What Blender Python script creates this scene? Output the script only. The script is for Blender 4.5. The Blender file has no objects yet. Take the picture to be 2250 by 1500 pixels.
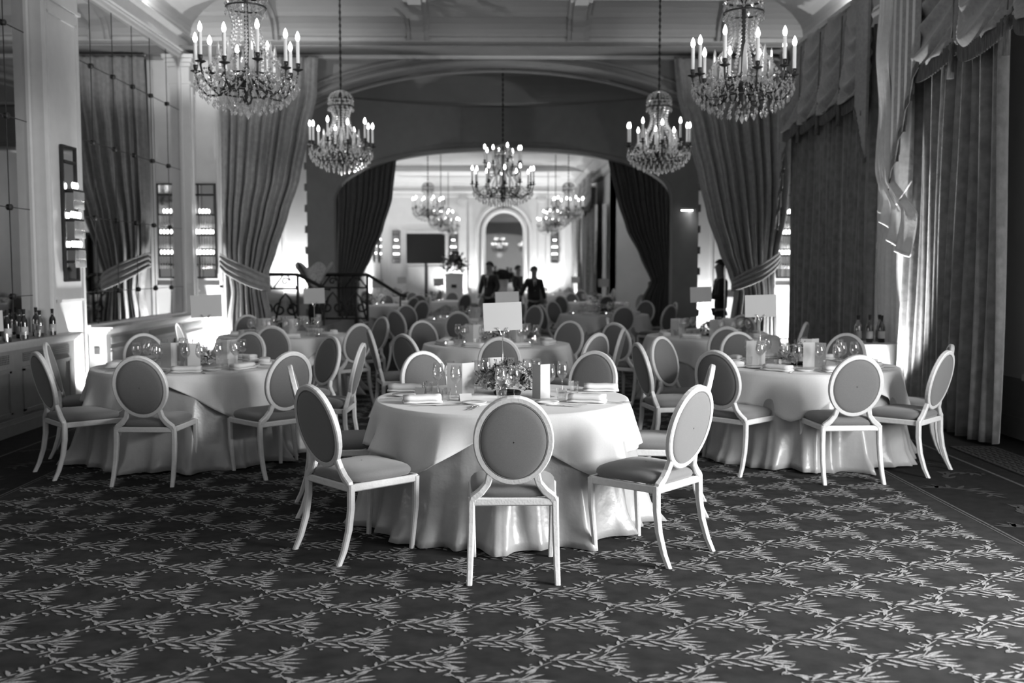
import bpy, math, random
from math import sin, cos, pi, radians as R, sqrt, exp
from mathutils import Vector, Matrix

S = bpy.context.scene
COL = S.collection

DAY1, DAY2 = 1220.0, 280.0       # daylight through the windows (W)
WORLD = 0.8                      # overcast sky outside
UP_A, UP_B = 220.0, 260.0        # uplights (W)
COVE = 120.0                     # unseen lamps added to brighten the cove corners (W)
CH_P = 3.5                       # one chandelier's glow (W)
FAR_P = 230.0                    # uplights added to brighten the far room (W)
# ------------------------------------------------------------------ camera
cam_d = bpy.data.cameras.new('camera')
cam_d.sensor_width = 36.0
cam_d.lens = 35.0
cam_d.clip_end = 200
cam_d.dof.use_dof = True
cam_d.dof.focus_distance = 5.9
cam_d.dof.aperture_fstop = 1.8
cam = bpy.data.objects.new('camera', cam_d)
cam.location = (0, 0, 1.6)
cam.rotation_euler = (R(90 - 4.183), 0, R(-0.784))
COL.objects.link(cam)
S.camera = cam

# ------------------------------------------------------------------ world, exposure
S.view_settings.view_transform = 'Standard'
S.view_settings.look = 'None'
S.view_settings.gamma = 1.0
S.view_settings.exposure = 0.0
S.view_settings.use_curve_mapping = False
W = bpy.data.worlds.new('world')
S.world = W
W.use_nodes = True
W.node_tree.nodes['Background'].inputs[0].default_value = (1, 1, 1, 1)
W.node_tree.nodes['Background'].inputs[1].default_value = WORLD
S.cycles.max_bounces = 8
S.cycles.diffuse_bounces = 4
S.cycles.glossy_bounces = 4
S.cycles.transmission_bounces = 6
S.cycles.transparent_max_bounces = 24
S.cycles.sample_clamp_indirect = 6.0
S.cycles.caustics_reflective = False
S.cycles.caustics_refractive = False
S.cycles.use_denoising = True

# ------------------------------------------------------------------ lights of the room
def light(name, kind, loc, power, rot=(0, 0, 0), **kw):
    d = bpy.data.lights.new(name, kind)
    d.energy = power
    for k, v in kw.items():
        setattr(d, k, v)
    o = bpy.data.objects.new(name, d)
    o.location = loc
    o.rotation_euler = rot
    COL.objects.link(o)
    return o

# daylight entering through the tall windows of the right wall (outside the glass, shining in)
light('daylight_near_window', 'AREA', (5.35, 3.4, 1.9), DAY1, (0, R(90 - 24), 0), shape='RECTANGLE', size=2.3, size_y=2.4)
light('daylight_rear_window', 'AREA', (5.5, 0.6, 2.0), DAY2, (0, R(90 - 8), 0), shape='RECTANGLE', size=3.8, size_y=4.0)

# ------------------------------------------------------------------ materials (a black and white place)
def mat(name, v, rough=0.6, metal=0.0, noise=0.0, nscale=20, bump=0.0, bscale=60, sheen=0.0, spec=0.5, emis=0.0, coat=0.0, stretch=None):
    m = bpy.data.materials.new(name)
    m.use_nodes = True
    nt = m.node_tree
    b = nt.nodes['Principled BSDF']
    b.inputs['Base Color'].default_value = (v, v, v, 1)
    b.inputs['Roughness'].default_value = rough
    b.inputs['Metallic'].default_value = metal
    b.inputs['Specular IOR Level'].default_value = spec
    if sheen: b.inputs['Sheen Weight'].default_value = sheen
    if coat: b.inputs['Coat Weight'].default_value = coat
    if emis:
        b.inputs['Emission Color'].default_value = (1, 1, 1, 1)
        b.inputs['Emission Strength'].default_value = emis
    tc = nt.nodes.new('ShaderNodeTexCoord')
    vec = tc.outputs['Object']
    if stretch:
        mp = nt.nodes.new('ShaderNodeMapping')
        mp.inputs['Scale'].default_value = stretch
        nt.links.new(vec, mp.inputs['Vector'])
        vec = mp.outputs['Vector']
    if noise:
        n = nt.nodes.new('ShaderNodeTexNoise')
        n.inputs['Scale'].default_value = nscale
        n.inputs['Detail'].default_value = 4
        nt.links.new(vec, n.inputs['Vector'])
        r = nt.nodes.new('ShaderNodeMapRange')
        r.inputs['From Min'].default_value = 0.3
        r.inputs['From Max'].default_value = 0.7
        r.inputs['To Min'].default_value = v * (1 - noise)
        r.inputs['To Max'].default_value = min(1, v * (1 + noise))
        nt.links.new(n.outputs['Fac'], r.inputs['Value'])
        nt.links.new(r.outputs['Result'], b.inputs['Base Color'])
    if bump:
        n = nt.nodes.new('ShaderNodeTexNoise')
        n.inputs['Scale'].default_value = bscale
        n.inputs['Detail'].default_value = 3
        nt.links.new(vec, n.inputs['Vector'])
        bp = nt.nodes.new('ShaderNodeBump')
        bp.inputs['Strength'].default_value = bump
        bp.inputs['Distance'].default_value = 0.01
        nt.links.new(n.outputs['Fac'], bp.inputs['Height'])
        nt.links.new(bp.outputs['Normal'], b.inputs['Normal'])
    return m

def glassy(name, tint, gloss_v, rough, fac_lo, fac_hi, dif=0.0):
    """thin clear glass: transparent with reflections that grow at grazing angles"""
    m = bpy.data.materials.new(name)
    m.use_nodes = True
    nt = m.node_tree
    nt.nodes.clear()
    out = nt.nodes.new('ShaderNodeOutputMaterial')
    tr = nt.nodes.new('ShaderNodeBsdfTransparent')
    tr.inputs[0].default_value = (tint, tint, tint, 1)
    gl = nt.nodes.new('ShaderNodeBsdfGlossy')
    gl.inputs['Color'].default_value = (gloss_v, gloss_v, gloss_v, 1)
    gl.inputs['Roughness'].default_value = rough
    lw = nt.nodes.new('ShaderNodeLayerWeight')
    lw.inputs['Blend'].default_value = 0.35
    mr = nt.nodes.new('ShaderNodeMapRange')
    mr.inputs['To Min'].default_value = fac_lo
    mr.inputs['To Max'].default_value = fac_hi
    nt.links.new(lw.outputs['Facing'], mr.inputs['Value'])
    mx = nt.nodes.new('ShaderNodeMixShader')
    nt.links.new(mr.outputs['Result'], mx.inputs['Fac'])
    nt.links.new(tr.outputs[0], mx.inputs[1])
    nt.links.new(gl.outputs[0], mx.inputs[2])
    last = mx
    if dif:
        df = nt.nodes.new('ShaderNodeBsdfTranslucent')
        df.inputs['Color'].default_value = (0.95, 0.95, 0.95, 1)
        m2 = nt.nodes.new('ShaderNodeMixShader')
        m2.inputs['Fac'].default_value = dif
        nt.links.new(mx.outputs[0], m2.inputs[1])
        nt.links.new(df.outputs[0], m2.inputs[2])
        last = m2
    nt.links.new(last.outputs[0], out.inputs[0])
    return m

M = dict(
    carpet=mat('carpet_ground', 0.026, 0.95, noise=0.30, nscale=9, bump=0.5, bscale=420, spec=0.1),
    leaf=mat('carpet_leaf', 0.25, 0.95, noise=0.45, nscale=130, bump=0.4, bscale=400, spec=0.1),
    border=mat('carpet_border', 0.012, 0.95, noise=0.3, nscale=12, bump=0.4, bscale=400, spec=0.1),
    bleaf=mat('carpet_border_leaf', 0.04, 0.95, noise=0.3, nscale=60, spec=0.1),
    bline=mat('carpet_line', 0.07, 0.95, noise=0.4, nscale=50, spec=0.1),
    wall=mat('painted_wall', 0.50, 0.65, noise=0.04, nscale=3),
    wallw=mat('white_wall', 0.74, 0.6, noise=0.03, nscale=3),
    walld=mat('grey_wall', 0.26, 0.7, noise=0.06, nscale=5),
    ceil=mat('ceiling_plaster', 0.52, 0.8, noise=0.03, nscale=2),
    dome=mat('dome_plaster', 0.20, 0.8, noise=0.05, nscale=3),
    trim=mat('moulding_paint', 0.62, 0.45, noise=0.03, nscale=8),
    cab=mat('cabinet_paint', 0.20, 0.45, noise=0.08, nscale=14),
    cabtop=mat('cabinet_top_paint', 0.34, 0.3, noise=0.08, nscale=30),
    dark=mat('dark_grille', 0.02, 0.6),
    mirror=mat('mirror_glass', 0.55, 0.025, metal=1.0),
    seam=mat('mirror_seam', 0.02, 0.5),
    frame=mat('chair_paint', 0.57, 0.42, noise=0.05, nscale=40, bump=0.15, bscale=90),
    pad=mat('chair_fabric', 0.130, 0.85, noise=0.10, nscale=220, bump=0.25, bscale=700, sheen=0.3),
    padd=mat('chair_piping', 0.12, 0.85),
    cloth=mat('linen_cloth', 0.62, 0.75, noise=0.03, nscale=120, bump=0.12, bscale=500, sheen=0.15),
    satin=mat('satin_skirt', 0.30, 0.33, noise=0.05, nscale=10, bump=0.35, bscale=14, sheen=0.3, spec=0.7),
    napkin=mat('napkin_linen', 0.68, 0.8, noise=0.03, nscale=200, bump=0.2, bscale=400),
    china=mat('white_china', 0.85, 0.15),
    card=mat('white_card', 0.45, 0.7),
    steel=mat('polished_steel', 0.75, 0.18, metal=1.0),
    drape=mat('drape_fabric', 0.27, 0.75, noise=0.18, nscale=14, bump=0.2, bscale=200, sheen=0.4),
    draped=mat('dark_drape_fabric', 0.085, 0.8, noise=0.2, nscale=14, sheen=0.3),
    curtain=mat('damask_curtain', 0.175, 0.6, noise=0.28, nscale=11, bump=0.3, bscale=30, sheen=0.5, spec=0.4),
    lining=mat('curtain_lining', 0.74, 0.7, noise=0.06, nscale=18, bump=0.35, bscale=16),
    swag=mat('swag_fabric', 0.30, 0.7, noise=0.15, nscale=25, sheen=0.4),
    fringe=mat('fringe_thread', 0.13, 0.9, noise=0.5, nscale=40, stretch=(4, 4, 0.2)),
    bronze=mat('dark_bronze', 0.04, 0.4, metal=0.6),
    iron=mat('wrought_iron', 0.012, 0.5),
    wax=mat('candle_sleeve', 0.82, 0.4),
    bulb=mat('lit_bulb', 1.0, 0.5, emis=12.0),
    sbulb=mat('lit_sconce_bulb', 1.0, 0.5, emis=9.0),
    cbulb=mat('lit_candle_bulb', 1.0, 0.5, emis=14.0),
    black=mat('black_cloth', 0.012, 0.8),
    suit=mat('dark_suit', 0.010, 0.8, sheen=0.1),
    shirt=mat('white_shirt', 0.7, 0.8),
    skin=mat('skin', 0.22, 0.55),
    hair=mat('dark_hair', 0.015, 0.6),
    screen=mat('dark_screen', 0.006, 0.25),
    green=mat('dark_foliage', 0.075, 0.6, noise=0.4, nscale=30),
    bloom=mat('pale_blossom', 0.62, 0.7, noise=0.35, nscale=40),
    bloom2=mat('mid_blossom', 0.36, 0.7, noise=0.35, nscale=40),
    bottle=mat('dark_bottle_glass', 0.012, 0.08, coat=0.5),
    paper=mat('wrapping_paper', 0.52, 0.6, noise=0.2, nscale=30),
    candle=mat('lit_white_candle', 0.8, 0.5),
)
M['glass'] = glassy('clear_glass', 0.95, 0.95, 0.03, 0.04, 0.62)
M['crystal'] = glassy('cut_crystal', 0.92, 1.0, 0.07, 0.25, 0.85, dif=0.34)
M['pane'] = glassy('window_pane', 0.95, 0.9, 0.02, 0.03, 0.5)
M['bottleclear'] = glassy('bottle_glass', 0.55, 0.9, 0.05, 0.12, 0.8)

# ------------------------------------------------------------------ mesh helpers
class MB:
    """collects shapes and links them as ONE mesh object"""
    def __init__(s):
        s.v = []; s.f = []; s.m = []; s.mi = 0
    def add(s, vs, fs):
        o = len(s.v)
        s.v.extend([tuple(v) for v in vs])
        s.f.extend([tuple(i + o for i in f) for f in fs])
        s.m.extend([s.mi] * len(fs))
        return s
    def box(s, c, d, rz=0.0, rx=0.0, ry=0.0):
        mt = Matrix.Translation(c) @ Matrix.Rotation(rz, 4, 'Z') @ Matrix.Rotation(ry, 4, 'Y') @ Matrix.Rotation(rx, 4, 'X')
        x, y, z = d[0] / 2, d[1] / 2, d[2] / 2
        vs = [mt @ Vector(p) for p in ((-x, -y, -z), (x, -y, -z), (x, y, -z), (-x, y, -z), (-x, -y, z), (x, -y, z), (x, y, z), (-x, y, z))]
        return s.add(vs, [(0, 3, 2, 1), (4, 5, 6, 7), (0, 1, 5, 4), (1, 2, 6, 5), (2, 3, 7, 6), (3, 0, 4, 7)])
    def b2(s, x0, x1, y0, y1, z0, z1):
        return s.box(((x0 + x1) / 2, (y0 + y1) / 2, (z0 + z1) / 2), (x1 - x0, y1 - y0, z1 - z0))
    def loft(s, rings, closed=False, caps=True, cyc=True):
        n = len(rings[0]); vs = [p for r in rings for p in r]; fs = []
        k = len(rings)
        for i in range(k if closed else k - 1):
            a, b = i * n, ((i + 1) % k) * n
            for j in range(n if cyc else n - 1):
                j2 = (j + 1) % n
                fs.append((a + j, a + j2, b + j2, b + j))
        if caps and not closed and cyc:
            fs.append(tuple(range(n - 1, -1, -1)))
            fs.append(tuple((k - 1) * n + j for j in range(n)))
        return s.add(vs, fs)
    def lathe(s, prof, c=(0, 0, 0), n=16, caps=False):
        rings = []
        for r, z in prof:
            rings.append([(c[0] + r * cos(2 * pi * j / n), c[1] + r * sin(2 * pi * j / n), c[2] + z) for j in range(n)])
        return s.loft(rings, caps=caps)
    def tube(s, pts, rad, n=6, closed=False, caps=True):
        pts = [Vector(p) for p in pts]; k = len(pts)
        rr = rad if hasattr(rad, '__len__') else [rad] * k
        rings = []; up = None
        for i in range(k):
            if closed: t = pts[(i + 1) % k] - pts[i - 1]
            else: t = pts[min(i + 1, k - 1)] - pts[max(i - 1, 0)]
            if t.length < 1e-9: t = Vector((0, 0, 1))
            t.normalize()
            if up is None:
                up = Vector((0, 0, 1)) if abs(t.z) < 0.9 else Vector((1, 0, 0))
            a = t.cross(up)
            if a.length < 1e-4: a = t.cross(Vector((0, 1, 0.3)))
            a.normalize(); b = a.cross(t); b.normalize(); up = b
            rings.append([pts[i] + (a * cos(2 * pi * j / n) + b * sin(2 * pi * j / n)) * rr[i] for j in range(n)])
        return s.loft(rings, closed=closed, caps=caps)
    def sweep(s, pts, A, B, w, t, ch=0.22, closed=False):
        """rectangular bar with chamfered corners; A, B: axes per point (or one), w, t: full sizes"""
        k = len(pts); rings = []
        for i in range(k):
            a = Vector(A[i] if isinstance(A, list) else A); b = Vector(B[i] if isinstance(B, list) else B)
            ww = (w[i] if isinstance(w, list) else w) / 2; tt = (t[i] if isinstance(t, list) else t) / 2
            c = min(ww, tt) * ch * 2
            p = Vector(pts[i])
            q = [(ww - c, -tt), (ww, -tt + c), (ww, tt - c), (ww - c, tt), (-ww + c, tt), (-ww, tt - c), (-ww, -tt + c), (-ww + c, -tt)]
            rings.append([p + a * x + b * y for x, y in q])
        return s.loft(rings, closed=closed)
    def grid(s, fn, nu, nv, wrap=False):
        vs = []
        for j in range(nv + 1):
            for i in range(nu if wrap else nu + 1):
                vs.append(fn(i / nu, j / nv))
        w = nu if wrap else nu + 1; fs = []
        for j in range(nv):
            for i in range(nu):
                i2 = (i + 1) % w
                fs.append((j * w + i, j * w + i2, (j + 1) * w + i2, (j + 1) * w + i))
        return s.add(vs, fs)
    def sphere(s, c, r, n=8, m=6, sc=(1, 1, 1)):
        rings = []
        for i in range(1, m):
            a = pi * i / m
            rings.append([(c[0] + r * sc[0] * sin(a) * cos(2 * pi * j / n), c[1] + r * sc[1] * sin(a) * sin(2 * pi * j / n), c[2] + r * sc[2] * cos(a)) for j in range(n)])
        o = len(s.v); s.loft(rings, caps=False)
        vs = [(c[0], c[1], c[2] + r * sc[2]), (c[0], c[1], c[2] - r * sc[2])]
        o2 = len(s.v); s.v.extend(vs)
        for j in range(n):
            s.f.append((o2, o + j, o + (j + 1) % n)); s.m.append(s.mi)
            b = o + (m - 2) * n
            s.f.append((o2 + 1, b + (j + 1) % n, b + j)); s.m.append(s.mi)
        return s
    def octa(s, c, r, h=None):
        h = h or r
        x, y, z = c
        return s.add([(x + r, y, z), (x, y + r, z), (x - r, y, z), (x, y - r, z), (x, y, z + h), (x, y, z - h)],
                     [(0, 1, 4), (1, 2, 4), (2, 3, 4), (3, 0, 4), (1, 0, 5), (2, 1, 5), (3, 2, 5), (0, 3, 5)])
    def build(s, name, mats, parent=None, smooth=False, kind=None):
        me = bpy.data.meshes.new(name)
        me.from_pydata(s.v, [], s.f)
        if not isinstance(mats, (list, tuple)): mats = [mats]
        for m in mats: me.materials.append(m)
        if len(mats) > 1: me.polygons.foreach_set('material_index', s.m)
        if smooth: me.polygons.foreach_set('use_smooth', [True] * len(me.polygons))
        me.update()
        o = bpy.data.objects.new(name, me)
        COL.objects.link(o)
        if parent is not None: o.parent = parent
        if kind: o['kind'] = kind
        return o

def tag(o, label=None, cat=None, group=None, kind=None):
    if label: o['label'] = label
    if cat: o['category'] = cat
    if group: o['group'] = group
    if kind: o['kind'] = kind
    return o

def thing(name, label, cat, loc=(0, 0, 0), rz=0.0, group=None):
    o = bpy.data.objects.new(name, None)
    o.empty_display_size = 0.1
    o.location = loc; o.rotation_euler = (0, 0, rz)
    COL.objects.link(o)
    return tag(o, label, cat, group)

def dup(root, loc, rz=None, label=None, group=None, sc=None):
    kids = {}
    for o in KIDS(root): pass
    r = root.copy(); COL.objects.link(r)
    r.location = loc
    if rz is not None: r.rotation_euler = (0, 0, rz)
    if sc: r.scale = (sc, sc, sc)
    if label: r['label'] = label
    if group: r['group'] = group
    for ch in KIDS(root):
        c = ch.copy(); COL.objects.link(c); c.parent = r
        REG.setdefault(r.name, []).append(c)
        for g in KIDS(ch):
            d = g.copy(); COL.objects.link(d); d.parent = c
            REG.setdefault(c.name, []).append(d)
    return r
REG = {}
def KIDS(o):
    if o.name not in REG:
        REG[o.name] = [c for c in bpy.data.objects if c.parent is o or c.parent == o]
    return REG[o.name]

def structure(name, mb, mats, smooth=False):
    return tag(mb.build(name, mats, smooth=smooth), kind='structure')

def lerp_keys(keys, x):
    """keys: sorted list of (x, v...)"""
    if x <= keys[0][0]: return keys[0][1:]
    for a, b in zip(keys, keys[1:]):
        if x <= b[0]:
            t = (x - a[0]) / (b[0] - a[0])
            t = t * t * (3 - 2 * t) * 0.35 + t * 0.65
            return tuple(p + (q - p) * t for p, q in zip(a[1:], b[1:]))
    return keys[-1][1:]

# ================================================================== THE SETTING
HC = 5.7          # ceiling height
WL, WR = -4.92, 4.92

# ---- carpet with leafy lattice woven in
def leaf_poly(mb, x, y, ang, L, w, z, bend=0.0):
    ca, sa = cos(ang), sin(ang)
    prof = ((0, .12), (.22, .8), (.5, 1.0), (.78, .62), (1.0, 0.0))
    up = []; dn = []
    for t, h in prof:
        c = bend * L * t * t
        up.append((t * L, c + h * w / 2)); dn.append((t * L, c - h * w / 2))
    pts = up + dn[-2::-1]
    vs = [(x + p * ca - q * sa, y + p * sa + q * ca, z) for p, q in pts]
    n = len(vs)
    mb.add(vs, [tuple(range(n - 1, -1, -1))])

def stem_poly(mb, pts, w, z):
    vs = []; n = len(pts)
    for i, (x, y) in enumerate(pts):
        a = pts[max(0, i - 1)]; b = pts[min(n - 1, i + 1)]
        dx, dy = b[0] - a[0], b[1] - a[1]; l = sqrt(dx * dx + dy * dy) or 1
        ww = w * (1 - 0.4 * i / n) / 2
        vs += [(x - dy / l * ww, y + dx / l * ww, z), (x + dy / l * ww, y - dx / l * ww, z)]
    mb.add(vs, [(2 * i, 2 * i + 1, 2 * i + 3, 2 * i + 2) for i in range(n - 1)])

def motif(mb, ox, oy, r, z=0.0022):
    j = lambda s: r.uniform(-s, s)
    def lf(x, y, a, L, w=.021, dz=.0002, bend=0.0):
        leaf_poly(mb, ox + x, oy + y * (.80 if abs(y) < .08 and x < .23 else 1), R(a + j(11)), L * .94 * (1 + j(.14)), w * .60 * (1 + j(.15)), z + dz, bend)
    # main stem of the cluster, then a fork into two long stems
    stem_poly(mb, [(ox - .01, oy), (ox + .06, oy + .012), (ox + .13, oy + .004), (ox + .2, oy), (ox + .24, oy + .01)], .006, z)
    stem_poly(mb, [(ox + .15, oy + .004), (ox + .20, oy + .028), (ox + .235, oy + .075), (ox + .25, oy + .125), (ox + .29, oy + .165), (ox + .33, oy + .20)], .006, z)
    stem_poly(mb, [(ox + .2, oy - .002), (ox + .25, oy - .03), (ox + .268, oy - .075), (ox + .255, oy - .125), (ox + .285, oy - .17), (ox + .32, oy - .195)], .007, z)
    # leaves of the cluster, both sides, swept to the right
    for t, s in ((.0, 1), (.025, -1), (.06, 1), (.09, -1), (.125, 1), (.155, -1), (.185, 1)):
        lf(t + j(.006), .008 * s, s * 40, .094, .030, .0002, -.14 * s)
    for t, s, q in ((.02, 1, .062), (.10, 1, .070), (.0, -1, .060), (.07, -1, .072), (.14, -1, .072)):
        lf(t + j(.008), q * s, s * 20, .066, .026, .0003, -.1 * s)
    for t, q, a in ((-.012, .02, 125), (.135, -.085, -60)):
        lf(t, q, a, .042, .026, .0004, .2)
    # fan of long leaves opening to the right
    for a, L in ((54, .085), (33, .10), (13, .11), (-6, .112), (-25, .105), (-45, .09)):
        lf(.222, .0015 * a, a, L, .027, .0002, .10 if a < 0 else -.10)
    for x, y, a, L in ((.24, .078, 48, .06), (.288, .165, 85, .045), (.272, .14, 150, .04),
                       (.262, -.09, 25, .06), (.29, -.175, -5, .06), (.30, -.185, -75, .04), (.255, -.125, -130, .045),
                       (.238, -.062, -18, .07), (.262, -.108, -8, .06), (.28, -.155, -28, .055), (.246, -.09, -150, .055), (.272, -.145, 178, .05)):
        lf(x, y, a, L, .024, .0003, .12)
    # little bird-like buds over the upper stem
    for dx, dy in ((.196, .085), (.232, .118)):
        lf(dx, dy, 118, .062, .030, .0004, .25); lf(dx, dy, 62, .040, .016, .0005, -.2); lf(dx + .006, dy + .05, 20, .018, .012, .0005)
    # berries
    for dx, dy in ((.105, .085), (.03, -.085), (.205, -.09), (.30, .14), (.16, .075)):
        leaf_poly(mb, ox + dx, oy + dy, 0, .016, .018, z + .0004)

rf = random.Random(4)
fl = MB()
X0, X1, X2, X3 = -3.52, 3.07, 3.87, 4.92
fl.mi = 0; fl.add([(X0, -3, 0), (X1, -3, 0), (X1, 46, 0), (X0, 46, 0)], [(0, 1, 2, 3)])
fl.mi = 2
for a, b, c, d in ((-6.4, X0, -3, 46), (X1, 6.4, -3, 46)):
    fl.add([(a, c, 0), (b, c, 0), (b, d, 0), (a, d, 0)], [(0, 1, 2, 3)])
fl.mi = 1
for i in range(-12, 12):
    for k in range(0, 46):
        ox = -.785 + .335 * i; oy = 5.04 + .215 * ((i % 2) + 2 * (k - 10))
        if ox < X0 + .03 or ox > X1 - .36 or oy < 2.4 or oy > 15.6: continue
        motif(fl, ox, oy, rf)
fl.mi = 4
for x in (X0, X1):
    for dx, w in ((0, .008), (.03 if x < 0 else -.03, .005)):
        fl.add([(x + dx - w, -3, .0018), (x + dx + w, -3, .0018), (x + dx + w, 16, .0018), (x + dx - w, 16, .0018)], [(0, 1, 2, 3)])
for x in (X2, -4.25):
    fl.add([(x - .014, -3, .0018), (x + .014, -3, .0018), (x + .014, 16, .0018), (x - .014, 16, .0018)], [(0, 1, 2, 3)])
fl.mi = 3
for side, c0 in ((1, 3.47), (-1, -3.88)):
    y = 2.5
    while y < 15.5:                                   # acanthus scrolls of the border
        s = 1 if int(y / .55) % 2 else -1
        arc = [(c0 + side * s * (.12 - .15 * cos(t * 3.6)), y + .02 + .27 * t + .08 * sin(t * 4)) for t in [q / 9 for q in range(10)]]
        stem_poly(fl, arc, .03, .002)
        for q in range(9):
            px, py = arc[q]
            leaf_poly(fl, px, py, R(90 + 55 * s + 28 * (q - 4)), .13, .035, .0022, .2)
            leaf_poly(fl, px, py, R(90 - 65 * s - 20 * (q - 4)), .10, .03, .0024, -.2)
        y += .55
structure('floor', fl, [M['carpet'], M['leaf'], M['border'], M['bleaf'], M['bline']])

# ---- floor heating grille by the curtains (right)
gr = thing('floor_grille', 'dark pierced floor grille running along the foot of the window wall', 'floor grille', (4.25, 8.0, 0))
g = MB(); g.box((0, -1.5, .006), (.40, 4.6, .010)); g.build('grille_frame', M['dark'], gr)
g = MB()
for i in range(36):
    g.box((0, -3.7 + .125 * i, .013), (.36, .018, .006))
for i in range(7):
    g.box((-.15 + .05 * i, -1.5, .0135), (.012, 4.5, .005))
g.build('grille_bars', M['bleaf'], gr)

# ---- long walls of the near room
w = MB(); w.b2(WL - .2, WL, -3, 16, 0, HC + .1)
structure('wall_left', w, M['wall'])
WINS = [(-1.6, 1.4), (2.0, 9.0), (12.3, 14.7)]
w = MB(); ys = [-3] + [q for p in WINS for q in p] + [16]
for a, b in zip(ys[::2], ys[1::2]): w.b2(WR, WR + .25, a, b, 0, HC + .1)
for a, b in WINS: w.b2(WR, WR + .25, a, b, 0, .62); w.b2(WR, WR + .25, a, b, 4.55, HC + .1)
structure('wall_right', w, M['wall'])
w = MB(); w.b2(-6.4, 6.4, -3.2, -3, 0, HC + .1)
structure('wall_back', w, M['wall'])
for n, (a, b) in enumerate(WINS):
    fr = MB()
    for y in (a + .03, a + (b - a) / 3, b - (b - a) / 3, b - .03): fr.b2(WR + .12, WR + .2, y - .035, y + .035, .62, 4.55)
    for z in (.66, 1.9, 3.2, 4.51): fr.b2(WR + .125, WR + .195, a, b, z - .03, z + .03)
    wf = tag(fr.build('window_%d' % (n + 1), M['trim']), kind='structure')
    p = MB(); p.b2(WR + .155, WR + .161, a + .06, b - .06, .66, 4.5)
    p.build('window_pane', M['pane'], wf)
    s_ = MB(); s_.b2(WR - .10, WR + .12, a - .06, b + .06, .57, .63)
    tag(s_.build('trim_%d' % (n + 1), M['trim']), kind='structure')

# ---- entablature and cove running round the near room
def ring_profile(prof, x0, x1, y0, y1):
    mb = MB(); rings = []
    for o, z in prof:
        rings.append([(x0 + o, y0 + o, z), (x1 - o, y0 + o, z), (x1 - o, y1 - o, z), (x0 + o, y1 - o, z)])
    mb.loft(rings, caps=False)
    return mb
cv = [(.0, 4.88), (.10, 4.88), (.10, 4.905), (.13, 4.915), (.13, 5.075), (.17, 5.09), (.21, 5.12), (.21, 5.135), (.12, 5.15), (.08, 5.155), (.08, 5.21), (.12, 5.22), (.14, 5.25)]
cove = [(.14 + .92 * (1 - cos(t * pi / 2)), 5.25 + .38 * sin(t * pi / 2)) for t in [q / 8 for q in range(1, 9)]]
cv2 = [(1.08, 5.60), (1.16, 5.60), (1.18, 5.66), (1.26, 5.67), (1.28, HC)]
e = ring_profile(cv, WL, WR, -3, 16)
structure('trim_4', e, M['trim'])
e = ring_profile([cv[-1]] + cove + cv2, WL, WR, -3, 16)
e.b2(WL + 1.2, WR - 1.2, -1.8, 14.8, HC, HC + .06)
structure('ceiling', e, M['ceil'], smooth=False)
# consoles standing in the cove over the far beam, and matching ones on the long sides
co = MB()
def console(px, py, ax):
    for wd, dep in ((.34, .05), (.20, .10)):
        pts = [(.10, 5.16)] + [(.14 + .92 * (1 - cos(t * pi / 2)), 5.25 + .38 * sin(t * pi / 2)) for t in [q / 8 for q in range(0, 9)]]
        rings = []
        for o, z in pts:
            d = dep; r = []
            for s, k in ((-1, 0), (1, 0), (1, 1), (-1, 1)):
                off = o + (d if k else -.04) * .7; zz = z - (d if k else -.04) * .7
                r.append((px + s * wd / 2, py - off, zz) if ax == 'y' else (px + ax * off, py + s * wd / 2, zz))
            rings.append(r)
        co.loft(rings)
for x in (-3.6, -1.25, 1.25, 3.6): console(x, 16, 'y')
for y in (2.0, 5.2, 8.4, 11.6): console(WL, y, 1); console(WR, y, -1)
structure('trim_5', co, M['ceil'])

# ---- wall with a basket arch between two rooms
def arch_wall(name, yfn, xc, a, spring, peak, xl, xr, top, th, m, expo=2.0, n=72, legs=True):
    mb = MB(); xs = []
    for i in range(n + 1): xs.append(xc - a * cos(pi * i / n))
    full = [xl] + xs + [xr]
    def zb(x):
        u = abs((x - xc) / a)
        if u >= 1: return spring
        return spring + (peak - spring) * (1 - u ** expo) ** (1 / expo)
    def col(x, z0, z1):
        y = yfn(x)
        return [(x, y, z0), (x, y, z1), (x, y + th, z1), (x, y + th, z0)]
    rings = [col(x, zb(x), top) for x in xs]
    mb.loft(rings, caps=True)
    # piers, following the plan curve
    for p, q in ((xl, xc - a), (xc + a, xr)):
        k = 8
        mb.loft([col(p + (q - p) * i / k, 0, top) for i in range(k + 1)])
    return mb, xs, zb
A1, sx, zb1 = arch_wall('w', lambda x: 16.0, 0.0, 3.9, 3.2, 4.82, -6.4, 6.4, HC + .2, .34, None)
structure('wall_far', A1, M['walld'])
# mouldings of that arch
am = MB()
for off, rr, yy in ((.04, .045, 15.97), (.16, .03, 15.975), (-.05, .03, 16.30)):
    am.tube([(x * (1 + off / 3.9), yy, zb1(x) + off) for x in sx[6:-6]], rr, 6)
structure('trim_6', am, M['walld'])

yc = lambda x: 20.9 - .125 * x * x
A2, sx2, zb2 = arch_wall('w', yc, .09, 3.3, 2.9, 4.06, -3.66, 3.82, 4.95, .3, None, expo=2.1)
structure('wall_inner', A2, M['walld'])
am = MB()
for off, rr in ((.05, .035), (.14, .02)):
    am.tube([(.09 + (x - .09) * (1 + off / 3.3), yc(x) - .01, zb2(x) + off) for x in sx2], rr, 6)
for x in (-3.68, 3.84):                                # block-edged pilaster strips
    for k in range(12): am.box((x, yc(x) + .06, .35 + .4 * k), (.05, .08, .14))
structure('trim_7', am, M['walld'])
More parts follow.
